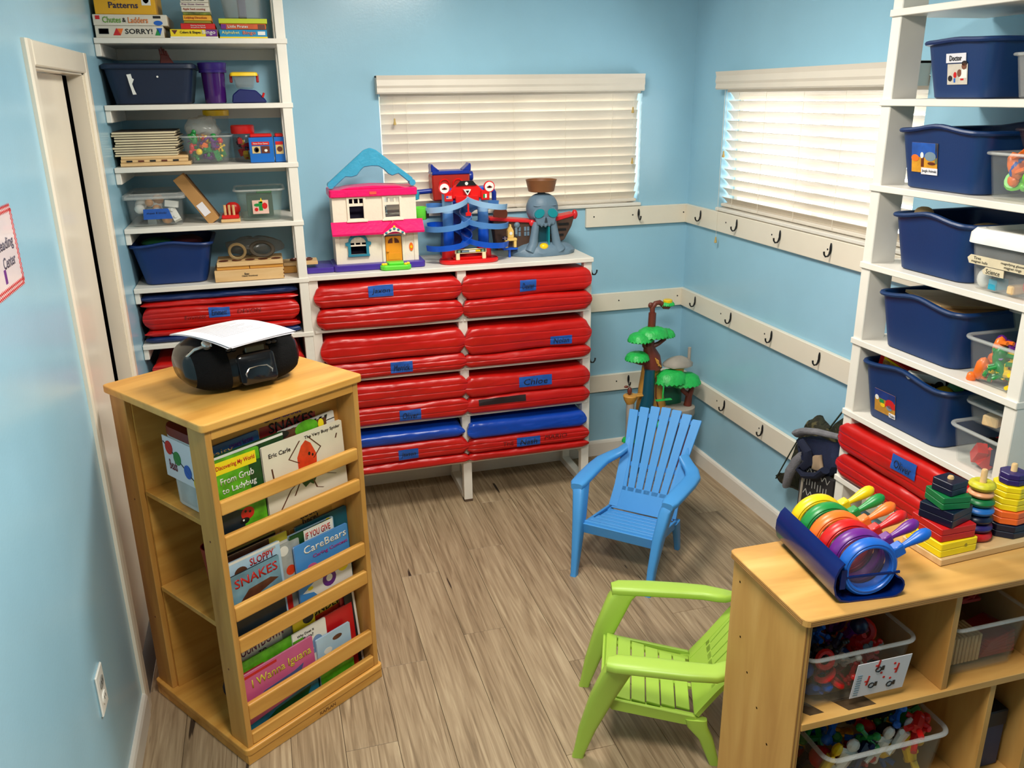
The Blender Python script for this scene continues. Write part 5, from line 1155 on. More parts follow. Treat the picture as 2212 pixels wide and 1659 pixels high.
# ------------------------------------------------------------------ low toy cabinet at front right
CZ = .80
t = thing('toy_cabinet', 'low open birch plywood toy cabinet at the front right', 'cabinet', (-1.05, -2.60, 0))
CW, CD = .69, .30
top_ = MB().prism([(CW, 0), (CW, CD), (.012, CD), (.003, CD-.004), (0, CD-.012), (0, .014), (.004, .004), (.014, 0)], CZ-.018, CZ, 'z').build('top', cab_m, t, bevel=.002)
for i in range(3): MB().box(.012, CW-.001, -.0006, .0, CZ-.0155+.0045*i, CZ-.0135+.0045*i).build('ply_line', M('ply_dark', (150, 104, 54), .6), top_)
for i in range(3): MB().box(-.0006, .0, .012, CD-.012, CZ-.0155+.0045*i, CZ-.0135+.0045*i).build('ply_line', MATS['ply_dark'], top_)
B('side_panel', cabv_m, t, .010, .027, .012, CD-.008, 0.001, CZ-.018, .001)
B('side_panel', cabv_m, t, CW-.027, CW-.01, .012, CD-.008, 0.001, CZ-.018, .001)
for x0 in (.0107, .0195): MB().box(x0+.002, x0+.0045, .0112, .0121, .002, CZ-.019).build('ply_line', MATS['ply_dark'], t)
B('shelf', cab_m, t, .027, CW-.027, .010, CD-.02, .515, .533, .001)
B('bottom_shelf', cab_m, t, .027, CW-.027, .010, CD-.02, .2, .218, .001)
B('divider', cabv_m, t, .386, .402, .016, CD-.02, .533, CZ-.018, .001)
B('divider', cabv_m, t, .53, .546, .016, CD-.02, .218, .515, .001)
B('back_panel', cab_m, t, .027, CW-.027, CD-.02, CD-.012, .05, CZ-.018, 0)
for y_, z_ in ((.26, .735), (.24, .60), (.2, .53), (.15, .47), (.1, .41)): MB().disc(0, 0, .003, .003, -.0105, -.0095, 8, Matrix.Translation((0, y_, z_)) @ Matrix.Rotation(-PI/2, 4, 'Z') @ Matrix.Translation((0, .0205, 0))).build('screw_hole', BRN, t)
for (x0, x1, y0, y1) in ((.03, .075, .03, .07), (.12, .20, .02, .08)):
    MB().prism([(x0, y1), (x1, y1), (x1+.02, y0), (x0+.03, y0)], .5331, .5336, 'z').build('shelf_sticker', M('sticker_dark', (84, 66, 46), .3, .2, 60), t)
# bins in the cabinet
tray_m = clear('tray_plastic', (220, 212, 192), .11, .2)
bx_ = tote('clear_bin', 'clear tray of building pieces with a picture card in the toy cabinet', 'bin', (-.872, -2.447, .534), 0, .27, .24, .138, tray_m, rim_m, .014, .025, 0, .005)
C1 = 'pieces in the tray with a picture card'
junk((-.895, -2.45), 0, .2, .16, .56, .685, 46, ['jack', 'figure', 'ring', 'ball', 'gear'], [RED, NAV, BLU, RED, PUR, BLK, NAV, WHT], '{kind} in the picture card tray', C1, 21, 1.25)
junk((-.90, -2.53), 0, .2, .03, .57, .66, 12, ['jack', 'ring', 'figure'], [RED, WHT, GRY, BLK, RED], '{kind} at the very front of the picture card tray', C1, 29, 1.0)
cd = thing('instruction_card', 'white building instruction card on the front of the toy tray', 'card', (-.83, -2.571, .556), 0, rot=(math.radians(8), 0, 0))
B('card', paper_m, cd, -.066, .07, -.0012, 0, 0, .097, 0)
mb = MB()
for (x, z, m_, k) in ((-.01, .072, BLK, 0), (-.018, .028, BLK, 0), (.03, .02, BLK, 0), (.04, .065, RED, 1), (-.03, .045, RED, 1), (0, .06, RED, 2), (.01, .045, RED, 2), (.028, .038, RED, 2), (.03, .08, RED, 2), (-.012, .086, RED, 1)):
    mb.use(m_)
    if k == 0:
        mb.torus((x, -.0016, z), .007, .0016, 8, 4); mb.box(x+.008, x+.014, -.0022, -.0012, z-.004, z+.008)
    elif k == 1: mb.prism([(x-.004, z-.014), (x+.001, z-.014), (x+.003, z+.012), (x-.001, z+.014)], -.002, -.0012); mb.box(x-.008, x+.002, -.002, -.0012, z-.004, z)
    else: mb.disc(x, z, .003, .003, -.002, -.0012, 10)
mb.use(GRY)
for k in range(9): mb.box(-.06, -.048, -.0018, -.0012, .006+.007*k, .009+.007*k)
mb.build('instruction_print', None, cd)
tote('clear_bin', 'clear tray of wooden dominoes and red squares in the toy cabinet', 'bin', (-.528, -2.447, .534), 0, .22, .24, .135, tray_m, rim_m, .014, .025, 0, .005)
for k in range(9):
    o = B('wooden_tile', lightwood_m, None, -.004, .004, -.03, .03, 0, .07, .001); o.location = (-.6+.0105*k, -2.50, .542); tag(o, 'pale wooden tile, %s of the standing row in the right-hand tray' % ('first from the left', 'second from the left', 'third from the left', 'fourth from the left', 'middle one', 'fourth from the right', 'third from the right', 'second from the right', 'first from the right')[k], 'tile', 'wooden tiles in the right-hand tray')
rdsq = M('red_square', (150, 24, 22), .5)
for k in range(6):
    o = B('red_tile', rdsq, None, -.05, .05, -.04, .04, 0, .008, .001); o.location = (-.46, -2.49, .545+.0085*k); o.rotation_euler = (0, 0, .05*k); tag(o, 'dark red square tile, %s of the flat pile in the right-hand tray' % ('lowest', 'second from the bottom', 'third from the bottom', 'fourth from the bottom', 'fifth from the bottom', 'topmost')[k], 'tile', 'red squares in the right-hand tray')
for k in range(3):
    o = B('red_tile', rdsq, None, -.05, .05, -.05, .05, 0, .008, .001); o.location = (-.52+.01*k, -2.42, .66+.01*k); o.rotation_euler = (.1, .05*k, .3*k); tag(o, '%s of three dark red tiles lying loose at the back of the right-hand tray' % ('lowest', 'middle', 'uppermost')[k], 'tile', 'red squares in the right-hand tray')
o = B('wooden_tile', lightwood_m, None, -.006, .006, -.06, .06, 0, .13, .001); o.location = (-.595, -2.42, .545); o.rotation_euler = (0, .15, .2); tag(o, 'long pale wooden plank standing in the right-hand tray', 'tile')
tote('clear_bin', 'clear tray of chunky linking figures on the bottom cabinet shelf', 'bin', (-.765, -2.447, .219), 0, .32, .25, .175, tray_m, rim_m, .014, .025, 0, .006)
C2 = 'chunky figures in the bottom tray'
junk((-.77, -2.45), 0, .24, .17, .27, .415, 44, ['figure', 'jack', 'ball'], [RED, GRN, NAV, YEL, RED, BLU], '{kind} in the bottom cabinet tray', C2, 23, 1.7)
for k, (x, m_) in enumerate(((-.84, WHT), (-.745, WHT), (-.69, WHT), (-.885, YEL), (-.79, NAV), (-.645, RED))):
    o = link('toy_figure', toy_mesh('figure', m_)); o.location = (x, -2.525, .345+.012*(k % 3)); o.rotation_euler = (.15*k, .5, .3*k); o.scale = (1.8, 1.2, 1.8)
    tag(o, '%s%s chunky linking figure pressed against the front of the bottom tray' % (('left ', 'middle ', 'right ', '', '', '')[k], m_.name.split('_')[0]), 'toy', C2)
o = thing('storage_box', 'dark blue box in the lower right of the toy cabinet', 'box', (-.43, -2.44, .2185))
MB().box(-.055, .03, -.1, .1, 0, .16).build('carton', M('slate_box', (44, 60, 96), .5), o, bevel=.004); MB().box(-.057, .032, -.102, .102, .12, .165).build('lid', M('dark_slate_box', (24, 28, 38), .5), o, bevel=.003)

# ------------------------------------------------------------------ magnifying glasses in their stand
ang = math.radians(-6); so = Vector((-.868, -2.448, CZ))
t = thing('magnifier_stand', 'dark blue plastic stand holding six magnifying glasses', 'stand', so, ang)
sb = M('stand_blue', (3, 30, 92), .2, .05)
prof = []
def arc(cx, cz, r, a0, a1, n=7): return [(cx+r*math.cos(math.radians(a0+(a1-a0)*k/n)), cz+r*math.sin(math.radians(a0+(a1-a0)*k/n))) for k in range(n+1)]
inner = [(-.064, .092), (-.0735, .08), (-.080, .062), (-.081, .042), (-.076, .022), (-.064, .009), (-.045, .004)]+arc(.052, .026, .022, -90, 75)
outer = arc(.052, .026, .0258, 75, -90)+[(-.046, .0003), (-.067, .0055), (-.0795, .020), (-.085, .042), (-.084, .064), (-.077, .083), (-.0665, .095)]
MB().prism(inner+outer, -.125, .13, 'y').build('trough', sb, t, smooth=True)
MB().box(-.066, .068, -.118, -.114, .052, .058).build('cross_bar', sb, t, bevel=.001)
for k in range(6): MB().box(-.067, -.055, -.1+.042*k-.0195, -.1+.042*k-.017, .03, .075).build('divider_rib', sb, t)
lens_m = clear('lens', (206, 190, 200), .10, .03)
for k, (m_, nm) in enumerate(((BLU, 'blue'), (PUR, 'purple'), (RED, 'red'), (ORG, 'orange'), (GRN, 'green'), (YEL, 'yellow'))):
    Rz = Matrix.Rotation(ang, 3, 'Z'); p = so+Rz @ Vector((.0, -.103+.041*k, .068))
    g = thing('magnifying_glass', '%s magnifying glass, %s in the dark blue stand' % (nm, ('front-most', 'second from the front', 'third from the front', 'fourth from the front', 'fifth from the front', 'rear-most')[k]), 'magnifying glass', p, ang, 'toy magnifying glasses')
    n = 40; L = []
    for j in range(n+1):
        a = 2*PI*j/n; L.append([((.056+dr)*math.cos(a), dy, (.056+dr)*math.sin(a)) for dr, dy in ((-.008, -.012), (.002, -.014), (.007, -.009), (.008, 0), (.007, .009), (.002, .014), (-.008, .012), (-.006, 0))])
    MB().loft(L, False, False).build('rim', m_, g, smooth=True)
    L2 = []
    MB().torus((0, -.012, 0), .052, .003, 32, 6).build('rim_lip', m_, g, smooth=True)
    MB().lathe([(.001, .006), (.03, .0045), (.05, .001), (.05, -.001), (.03, -.0045), (.001, -.006)], 28, Matrix.Rotation(PI/2, 4, 'X')).build('lens', lens_m, g, smooth=True)
    a = math.radians(27); d = Vector((math.cos(a), 0, math.sin(a)))
    MB().box(-.012, .014, -.011, .011, -.013, .013, Matrix.Translation(d*.07) @ Matrix.Rotation(-a, 4, 'Y')).build('collar', m_, g, bevel=.003, smooth=True)
    MB().tube([d*r for r in (.08, .09, .105, .122, .136, .145, .150)], [.0065, .0065, .009, .0125, .013, .010, .004], 14).build('handle', m_, g, smooth=True)

# ------------------------------------------------------------------ stacking toy
an = math.radians(3); base = Vector((-.505, -2.443, CZ)); Rz = Matrix.Rotation(an, 3, 'Z')
t = thing('stacker_base', 'pale wooden base board with three pegs of the stacking toy', 'toy', base, an)
B('board', lightwood_m, t, -.145, .145, -.058, .058, .0005, .018, .002)
PEG = (-.092, .006, .095)
for x in PEG: MB().tube([(x, 0, .016), (x, 0, .185), (x, 0, .188)], [.007, .007, .005], 10).build('peg', lightwood_m, t, smooth=True)
def octo(r): return [(r*math.cos(PI/8+PI/4*k), r*math.sin(PI/8+PI/4*k)) for k in range(8)]
pn = M('wood_navy', (10, 20, 46), .35); pr = M('wood_red', (190, 20, 22), .4); py = M('wood_yellow', (246, 218, 20), .4); pg = M('wood_green', (14, 110, 56), .4); po = M('wood_orange', (240, 106, 40), .4); pp = M('wood_purple', (40, 26, 96), .4); pb = M('wood_blue', (30, 104, 180), .4); pt_ = M('wood_peach', (226, 158, 110), .4); plm = M('wood_lime', (206, 198, 40), .45, .15, 60)
def stack(px, items, shape, grp, noun):
    z = CZ+.0185
    for k, (m_, nm, r, h, tw) in enumerate(items):
        p = base+Rz @ Vector((px, 0, 0)); p.z = z
        pos = ('at the bottom' if k == 0 else ('on top' if k == len(items)-1 else 'number %d from the bottom' % (k+1)))
        g = thing('stacking_'+noun, '%s wooden %s %s of the %s stack' % (nm, noun, pos, noun), 'toy', p, an+tw, grp)
        if shape == 'torus':
            L = []
            for j in range(25):
                a = 2*PI*j/24; L.append([((r-h/2+q*math.cos(b)*1)*math.cos(a) if False else (max(.008, r-.012)+.012*math.cos(b))*math.cos(a), (max(.008, r-.012)+.012*math.cos(b))*math.sin(a), h/2+h/2*math.sin(b)) for b in [2*PI*i/10 for i in range(10)] for q in (1,)])
            MB().loft(L, False, False).build(noun, m_, g, smooth=True)
        else:
            pts = rrect(2*r, 2*r, .003, 2) if shape == 'sq' else octo(r)
            for q in range(2):
                mb = MB(); mb.prism(pts, q*h/2+.0002, (q+1)*h/2-.0006, 'z'); mb.build('layer', m_, g, bevel=.0015)
            if k == 0 and shape == 'sq': MB().disc(r*.35, h*.6, .004, .004, -r-.0006, -r+.0005, 10).build('dowel_mark', M('wood_olive', (160, 140, 30), .5), g)
        z += h+.0004
stack(PEG[0], [(py, 'yellow', .052, .034, .0), (pr, 'red', .047, .032, -.05), (pn, 'navy', .040, .036, .25), (pg, 'green', .034, .030, -.2), (pn, 'dark navy', .026, .030, .1)], 'sq', 'square stacking pieces', 'square')
stack(PEG[1], [(pr, 'red', .038, .021, 0), (pp, 'purple', .036, .020, 0), (pn, 'navy', .035, .020, 0), (pb, 'blue', .034, .020, 0), (pg, 'green', .032, .020, 0), (pt_, 'peach', .028, .017, 0), (plm, 'scuffed lime', .029, .021, 0)], 'torus', 'ring stacking pieces', 'ring')
stack(PEG[2], [(pn, 'navy', .049, .032, 0), (po, 'orange', .045, .032, .1), (py, 'yellow', .04, .030, 0), (py, 'second yellow', .038, .028, .1), (pp, 'purple', .029, .028, 0)], 'oct', 'octagon stacking pieces', 'octagon')
# ------------------------------------------------------------------ bookcase
BO = Vector((-2.1385, -1.405, 0)); BA = math.radians(34); S_ = .2585; BZ = 1.045
bk = thing('bookcase', 'square birch book display case with slatted book pockets', 'bookcase', BO, BA)
MB().prism(rrect(2*S_, 2*S_, .014, 3), BZ-.022, BZ, 'z').build('top', birch_m, bk, bevel=.005, seg=2)
MB().prism(rrect(2*S_-.004, 2*S_-.004, .014, 3), .032, .053, 'z').build('base_board', birch_m, bk, bevel=.005, seg=2)
for (a, b, c, d) in ((-.252, .252, -.252, -.234), (-.252, .252, .234, .252), (-.252, -.234, -.234, .234), (.234, .252, -.234, .234)): B('plinth', birch_m, bk, a, b, c, d, .0005, .032, .001)
text('KAPLAN', M('branded_ink', (120, 80, 34), .6), bk, (.03, -.2526, .017), .06, .011, bold=.01)
zt = BZ-.022
# corner uprights: on each face a pocket-deep panel
for sx in (-1, 1):
    for sy in (-1, 1):
        x0, x1 = sorted((sx*.245, sx*.228)); y0, y1 = sorted((sy*.247, sy*.163))
        p_ = B('upright', birchv_m, bk, x0, x1, y0, y1, .053, zt, .0015)
        for z_ in (.3, .7): MB().disc(0, 0, .003, .003, -.0006, .0004, 8, Matrix.Translation((sx*.245, sy*.2, z_)) @ Matrix.Rotation(sx*PI/2, 4, 'Z')).build('screw_plug', BRN, p_)
B('display_panel', birch_m, bk, -.228, .228, -.165, -.155, .053, zt, 0)
B('display_panel', birch_m, bk, -.228, .228, .155, .165, .053, zt, 0)
B('center_panel', birchv_m, bk, -.006, .006, -.155, .155, .053, zt, 0)
for z_ in (.737, .420):
    for sx in (-1, 1):
        x0, x1 = sorted((sx*.006, sx*.232)); B('side_shelf', birch_m, bk, x0, x1, -.155, .155, z_-.016, z_, .0015)
for s in (-1, 1):
    for (z0, z1) in ((.782, .821), (.680, .721), (.461, .506), (.361, .406), (.138, .189)):
        y0, y1 = sorted((s*.247, s*.229)); B('slat', birch_m, bk, -.228, .228, y0, y1, z0, z1, .004, 2, smooth=False)
    y0, y1 = sorted((s*.247, s*.229)); B('slat', birch_m, bk, -.228, .228, y0, y1, .054, .092, .003)
    B('top_rail', birch_m, bk, -.228, .228, y0, y1, .995, zt, .002)
    for z_ in (.690, .372):
        y0, y1 = sorted((s*.229, s*.165)); B('pocket_floor', birch_m, bk, -.228, .228, y0, y1, z_-.012, z_-.004, 0)
Rb = Matrix.Rotation(BA, 3, 'Z')
def book(label, x0, x1, zb, zt_, y, cover, th=.006, art=(), words=(), name='book', lean=2.0, roll=0, corner=.004):
    w_, h = x1-x0, zt_-zb
    p = BO+Rb @ Vector(((x0+x1)/2, y, 0)); p.z = zb
    t = thing(name, label, 'book', p, rot=(math.radians(-lean), roll, BA), group='picture books in the display case')
    MB().prism(rrect(w_, h, corner, 2, 0, h/2), 0, .0012).build('front_cover', cover, t)
    MB().prism(rrect(w_, h, corner, 2, 0, h/2), th-.0012, th).build('back_cover', cover, t)
    B('pages', paper_m, t, -w_/2+.001, w_/2-.002, .0012, th-.0012, .002, h-.002, 0)
    if art:
        mb = MB()
        for m_, k, a in art:
            mb.use(m_); d = len(mb.f)*1e-6
            if k == 'b': mb.box(a[0]*w_, a[1]*w_, -.0005-d, 0, a[2]*h, a[3]*h)
            elif k == 'e': mb.disc(a[0]*w_, a[1]*h, a[2]*w_, a[3]*w_, -.0006-d, 0, 16)
            elif k == 'l': mb.prism([(a[0]*w_-a[4], a[1]*h), (a[0]*w_+a[4], a[1]*h), (a[2]*w_+a[4], a[3]*h), (a[2]*w_-a[4], a[3]*h)], -.0007-d, 0)
            else: mb.prism([(p_[0]*w_, p_[1]*h) for p_ in a], -.0005-d, 0)
        mb.build('cover_picture', None, t)
    for (s_, m_, x, z, ww, hh, *r) in words: text(s_, m_, t, (x*w_, -.0012, z*h), ww*w_, hh*h, bold=.012, rollz=r[0] if r else 0)
    return t
def K(n, c, **k): return M('print_'+n, c, .35, **k)
kg = K('leaf', (90, 170, 30), var=.3, scale=25); kw = K('white', (236, 232, 220)); kb = K('black', (20, 20, 20)); kr = K('crimson', (200, 30, 26)); ky = K('sun', (248, 222, 30)); kdg = K('forest', (24, 70, 30), var=.3, scale=20); kc = K('cream', (232, 222, 196), var=.04); kor = K('vermilion', (224, 66, 28), var=.15, scale=40); kbl = K('sky', (70, 140, 206)); kbr = K('bark', (96, 54, 36), var=.25, scale=30); kdk = K('deep', (30, 40, 46), var=.3, scale=16); kpk = K('rose', (206, 92, 138)); klg = K('gold', (214, 196, 60)); kte = K('petrol', (12, 92, 110), var=.15); kkr = K('kraft', (170, 116, 46)); kpu = K('violet', (100, 44, 130)); kgy = K('silver', (170, 172, 166), var=.15, scale=30); kmb = K('midblue', (44, 92, 140), var=.15); kred2 = K('brick', (168, 44, 44)); kpb = K('paleblue', (176, 206, 226), var=.08)
F1, F2, F3 = .688, .370, .055
book('red shaped board book about snakes at the back of the top pocket', -.048, .14, F1, .982, -.174, kred2, .006, roll=.03, corner=.02, art=[(kbr, 'e', (-.36, .93, .06, .04)), (kgy, 'e', (-.36, .94, .03, .02))], words=[('SNAKES', kb, .06, .84, .8, .1), ('all about', kpu, .0, .935, .5, .045)])
book('blue daisy picture book at the back left of the top pocket', -.224, -.04, F1, .945, -.18, kmb, .006, roll=-.03, art=[(kgy, 'b', (-.48, .48, .82, .835))], words=[('Daisy', K('ochre', (176, 146, 80)), -.16, .9, .42, .1), ('comes home', kpu, .2, .94, .4, .06)])
book('black and white patterned book behind the spider book', .02, .215, F1, .928, -.184, kw, .005, art=[(kb, 'p', [(-.5+.1*k, .92), (-.45+.1*k, .92), (-.42+.1*k, .98), (-.47+.1*k, .98)]) for k in range(9)]+[(kb, 'b', (-.5, .5, .9, .91))], roll=-.04)
book('brown and green book peeking over the spider book', -.03, .17, F1, .922, -.193, kbr, .005, art=[(kg, 'e', (.15, .95, .2, .12)), (ky, 'e', (.4, .94, .05, .08)), (kb, 'e', (-.3, .97, .15, .06))])
book('thin green book behind the ladybug book', -.21, .02, F1, .926, -.198, kdg, .004, art=[(kw, 'b', (-.5, .5, .955, .985))], roll=-.02)
book('green ladybug book with yellow title band', -.222, -.074, F1, .918, -.213, kg, .006, art=[(kdg, 'b', (.25, .5, .45, .85)), (kdk, 'p', [(-.5, 0), (.0, 0), (.05, .3), (-.3, .36), (-.5, .4)]), (kr, 'e', (.1, .24, .14, .12)), (kb, 'e', (.02, .16, .1, .06)), (kb, 'e', (.06, .27, .025, .025)), (kb, 'e', (.15, .25, .025, .025)), (kw, 'e', (.0, .17, .02, .02)), (kb, 'p', [(-.5, .4), (-.36, .38), (-.42, .48), (-.5, .5)]), (ky, 'b', (-.42, .42, .82, .97))],
     words=[('Discovering My World', kr, 0, .895, .78, .07), ('From Grub', kw, .0, .73, .68, .085), ('to Ladybug', kw, .02, .60, .7, .095), ('by Melvin Berger', kw, .0, .5, .5, .03)])
legs = [(-.08, .62, -.2, .72), (-.2, .72, -.05, .92), (.1, .62, .2, .74), (.2, .74, .06, .93), (-.08, .4, -.22, .3), (-.22, .3, -.4, .02), (.08, .42, .2, .36), (.2, .36, .36, .28), (-.1, .36, -.18, .2), (.06, .34, .1, .2), (.1, .2, .18, .16), (-.4, .52, -.41, .68), (.4, .78, .42, .84)]
book('cream spider picture book with a red and green spider', -.064, .212, F1, .905, -.208, kc, .007, art=[(kor, 'p', [(-.1, .52), (.13, .52), (.14, .66), (.08, .84), (.02, .9), (-.04, .84), (-.1, .7)]), (kdg, 'p', [(-.1, .52), (.13, .52), (.12, .36), (.06, .26), (.02, .3), (-.04, .26), (-.09, .36)])]+[(kbr, 'l', (a, b, c, d, .0022)) for a, b, c, d in legs]+[(kb, 'e', (.05, .7, .015, .02)), (kb, 'e', (.09, .67, .012, .016))],
     words=[('Eric Carle', kb, -.3, .86, .26, .06), ('The Very Busy Spider', kb, .24, .93, .46, .055)])
# middle pocket
book('dark olive picture book at the back left of the middle pocket', -.222, -.03, F2, .632, -.178, K('olive', (108, 96, 40), var=.2), .006, art=[(kb, 'b', (-.5, .5, .955, .975))], roll=.0)
book('thin yellow-edged book behind the sloppy boy book', -.2, .0, F2, .622, -.188, kw, .004, art=[(klg, 'b', (.2, .5, .9, 1)), (kbr, 'b', (-.5, .2, .93, 1))])
book('kraft brown envelope book at the back of the middle pocket', -.012, .177, F2, .648, -.174, kkr, .005, art=[(K('tan', (206, 160, 90)), 'b', (-.34, .4, .86, .868)), (MATS['print_tan'], 'b', (.39, .4, .5, .868)), (MATS['print_tan'], 'b', (-.34, -.33, .5, .868))], words=[('Look', kb, .05, .955, .32, .055), ('here!', kb, .07, .89, .3, .055)])
book('deep teal picture book at the right of the middle pocket', .035, .224, F2, .612, -.181, kte, .007, art=[(kw, 'e', (.36, .42, .04, .015)), (kdg, 'e', (.35, .7, .12, .1))])
book('pale blue book behind the white title book', .0, .165, F2, .602, -.190, kpb, .005, art=[(ky, 'e', (.38, .95, .08, .08)), (kdg, 'b', (-.5, -.1, .86, .9))])
book('green and white picture book with red title letters', .0, .156, F2, .602, -.198, kdg, .005, art=[(kw, 'b', (-.18, .5, .8, 1))], words=[('IF YOU GIVE', kr, .14, .915, .58, .09)])
book('book of grey animals in the middle of the pocket', -.048, .03, F2, .592, -.2, kgy, .005, art=[(kor, 'e', (0, .6, .2, .2)), (kw, 'e', (-.2, .9, .2, .2)), (kr, 'b', (-.5, -.1, .05, .45))])
book('sloppy boy picture book with a pale blue cover', -.224, -.038, F2, .612, -.205, kpb, .006, art=[(kw, 'b', (-.5, .5, .97, 1)), (K('hair', (92, 54, 36)), 'e', (-.2, .83, .11, .09)), (K('face', (232, 190, 160)), 'e', (-.2, .76, .09, .06)), (kr, 'e', (.18, .8, .08, .06)), (kgy, 'b', (.2, .42, .93, .96))], words=[('SLOPPY', kr, .17, .9, .42, .09)])
book('small snakes book with a brown snake in front', -.226, -.05, F2, .578, -.217, kdk, .005, roll=-.02, art=[(K('sea', (110, 150, 166), var=.25, scale=14), 'b', (-.5, .5, .55, 1)), (kbr, 'p', [(-.4, .5), (-.1, .72), (.3, .74), (.45, .68), (.1, .6), (-.2, .44), (.1, .52), (.4, .48), (.0, .36), (-.3, .36)]), (K('blueedge', (30, 110, 180)), 'b', (-.5, -.42, .4, .7))], words=[('SNAKES', kr, .06, .87, .78, .13)])
book('blue bears picture book with a purple flower in the middle pocket', .0, .196, F2, .574, -.214, kbl, .006, art=[(kw, 'p', [(-.5, .0), (.5, 0), (.5, .42), (.1, .4), (-.2, .34), (-.5, .2)]), (kbl, 'p', [(-.5, .0), (-.1, 0), (-.25, .18), (-.5, .24)]), (ky, 'e', (.34, .38, .11, .11)), (kw, 'e', (.34, .38, .05, .05)), (ky, 'e', (-.3, .26, .05, .03)), (kpu, 'e', (.06, .27, .13, .13)), (kw, 'e', (.06, .28, .06, .06)), (kpk, 'e', (-.22, .58, .09, .06))], words=[('CareBears', kw, .06, .88, .8, .12), ('Caring Contest', K('magenta', (170, 30, 130)), .14, .73, .66, .07)])
# bottom pocket
book('orange magazine with black capitals at the back of the bottom pocket', .0, .212, F3, .352, -.18, kor, .006, roll=-.02, art=[(klg, 'b', (-.4, .44, .8, .95))], words=[('WONDERS', kb, .02, .845, .8, .08), ('the', kb, .3, .93, .1, .03)])
book('grey green landscape book at the back of the bottom pocket', -.16, .1, F3, .362, -.176, K('sage', (110, 110, 92), var=.2), .005)
for k in range(2): book(('red and white' if k == 0 else 'dark') + ' magazine leaning at the right end of the bottom pocket', .175+.012*k, .226, F3, .325-.008*k, -.19-.008*k, (kred2, kdk)[k], .004, roll=-.05, art=[(kw, 'b', (.3, .5, 0, 1))])
book('white book with plum capital letters in the bottom pocket', -.226, .04, F3, .342, -.19, kgy, .006, roll=-.02, art=[(kw, 'b', (-.5, .16, .72, .98))], words=[('COUNTDOWN', K('plum', (110, 40, 90)), -.12, .9, .60, .09, .03), ('TO', kb, -.1, .8, .1, .05)])
book('yellow nature magazine with a dark bird', -.02, .06, F3, .332, -.198, ky, .004, art=[(kb, 'e', (.2, .93, .25, .2)), (kg, 'b', (-.5, .5, .5, .7))], words=[('Lively', kb, -.1, .8, .6, .05)])
book('plain red book in the bottom pocket', .08, .204, F3, .286, -.198, K('plainred', (206, 26, 30)), .006)
book('green garden book behind the pink iguana book', -.224, .0, F3, .292, -.204, kg, .004, art=[(kred2, 'b', (-.5, -.1, .78, .86))])
book('white rain cloud picture book in the bottom pocket', -.035, .088, F3, .294, -.21, kw, .005, art=[(K('cloud', (120, 150, 190)), 'e', (.2, .72, .16, .2)), (MATS['print_cloud'], 'e', (-.1, .62, .3, .08)), (kg, 'b', (-.5, -.2, .8, .9)), (kdg, 'b', (-.5, .5, 0, .2))], words=[('Why Does it', kb, -.12, .93, .5, .045), ('Rain?', kb, -.05, .87, .3, .045)])
book('pink iguana picture book at the front of the bottom pocket', -.228, .03, F3, .263, -.219, kpk, .006, roll=-.015, art=[(K('teal_sky', (40, 110, 130), var=.3, scale=20), 'p', [(-.5, 0), (.5, 0), (.5, .3), (-.5, .2)]), (kdg, 'p', [(-.4, .02), (.3, .02), (.4, .24), (-.1, .2)]), (K('slate', (80, 96, 140), var=.2), 'p', [(-.36, .5), (-.2, .6), (.2, .62), (.34, .66), (.3, .56), (-.1, .48)]), (kr, 'b', (-.44, .0, .93, .97))], words=[('I Wanna Iguana', klg, .06, .79, .8, .17)])
book('farm meadow picture book at the front right of the bottom pocket', .04, .17, F3, .238, -.218, kpb, .006, art=[(kg, 'p', [(-.5, 0), (.5, 0), (.5, .32), (-.5, .4)]), (kbr, 'e', (.1, .86, .14, .06)), (kw, 'e', (-.2, .7, .12, .08)), (kr, 'b', (.3, .5, .3, .5)), (kdg, 'b', (-.4, -.2, .35, .5))])
# side compartments
p = BO+Rb @ Vector((-.135, -.045, 0)); p.z = .738
t = thing('bead_bucket', 'white tapered bucket with bead pictures in the side of the bookcase', 'bucket', p, BA-PI/2)
def bl(z, r, wdt): return [(x+.008, y, z) for x, y in rrect(wdt*1.1, .15, r, 4)]
MB().loft([bl(.0005, .05, .165), bl(.12, .05, .18), bl(.2, .05, .195), bl(.2, .047, .188), bl(.12, .047, .172), bl(.01, .047, .158)]).build('bucket', M('bucket_white', (214, 214, 210), .45), t, smooth=True)
MB().loft([bl(.2, .05, .195), bl(.208, .052, .202), bl(.222, .052, .2), bl(.226, .05, .19)]).build('lid', M('maroon_lid', (110, 24, 22), .4), t, smooth=True)
B('label', paper_m, t, -.088, .1, -.0775, -.0752, .075, .195, 0)
MB().tube([(-.084, -.0785, .178), (-.05, -.0785, .16), (0, -.0785, .13), (.05, -.0785, .1), (.084, -.0785, .085)], .0012, 5).build('bead_string', ink_m, t)
for x, z_, m_ in ((-.056, .165, RED), (-.018, .142, GRN), (.03, .115, BLU), (.074, .09, YEL)): MB().disc(x, z_, .018, .02, -.0795, -.077, 18).build('bead_picture', m_, t)
text('Beads', K('maroon', (110, 20, 40)), t, (-.045, -.0778, .115), .04, .03)
p = BO+Rb @ Vector((-.12, -.08, 0)); p.z = .421
t = thing('red_basket', 'red plastic basket deep in the side of the bookcase', 'basket', p, BA)
MB().loft([[(x, y, z_) for x, y in rrect(w_, w_*.8, .03)] for w_, z_ in ((.12, .0005), (.15, .18), (.145, .18), (.115, .006))]).build('basket_body', M('dark_red_plastic', (140, 20, 24), .4), t, smooth=True)
MB().tube([(-.07, 0, .18), (-.05, 0, .235), (.05, 0, .235), (.07, 0, .18)], .007, 8).build('handle', M('dark_red_plastic'), t, smooth=True)
p = BO+Rb @ Vector((-.12, -.07, 0)); p.z = .115
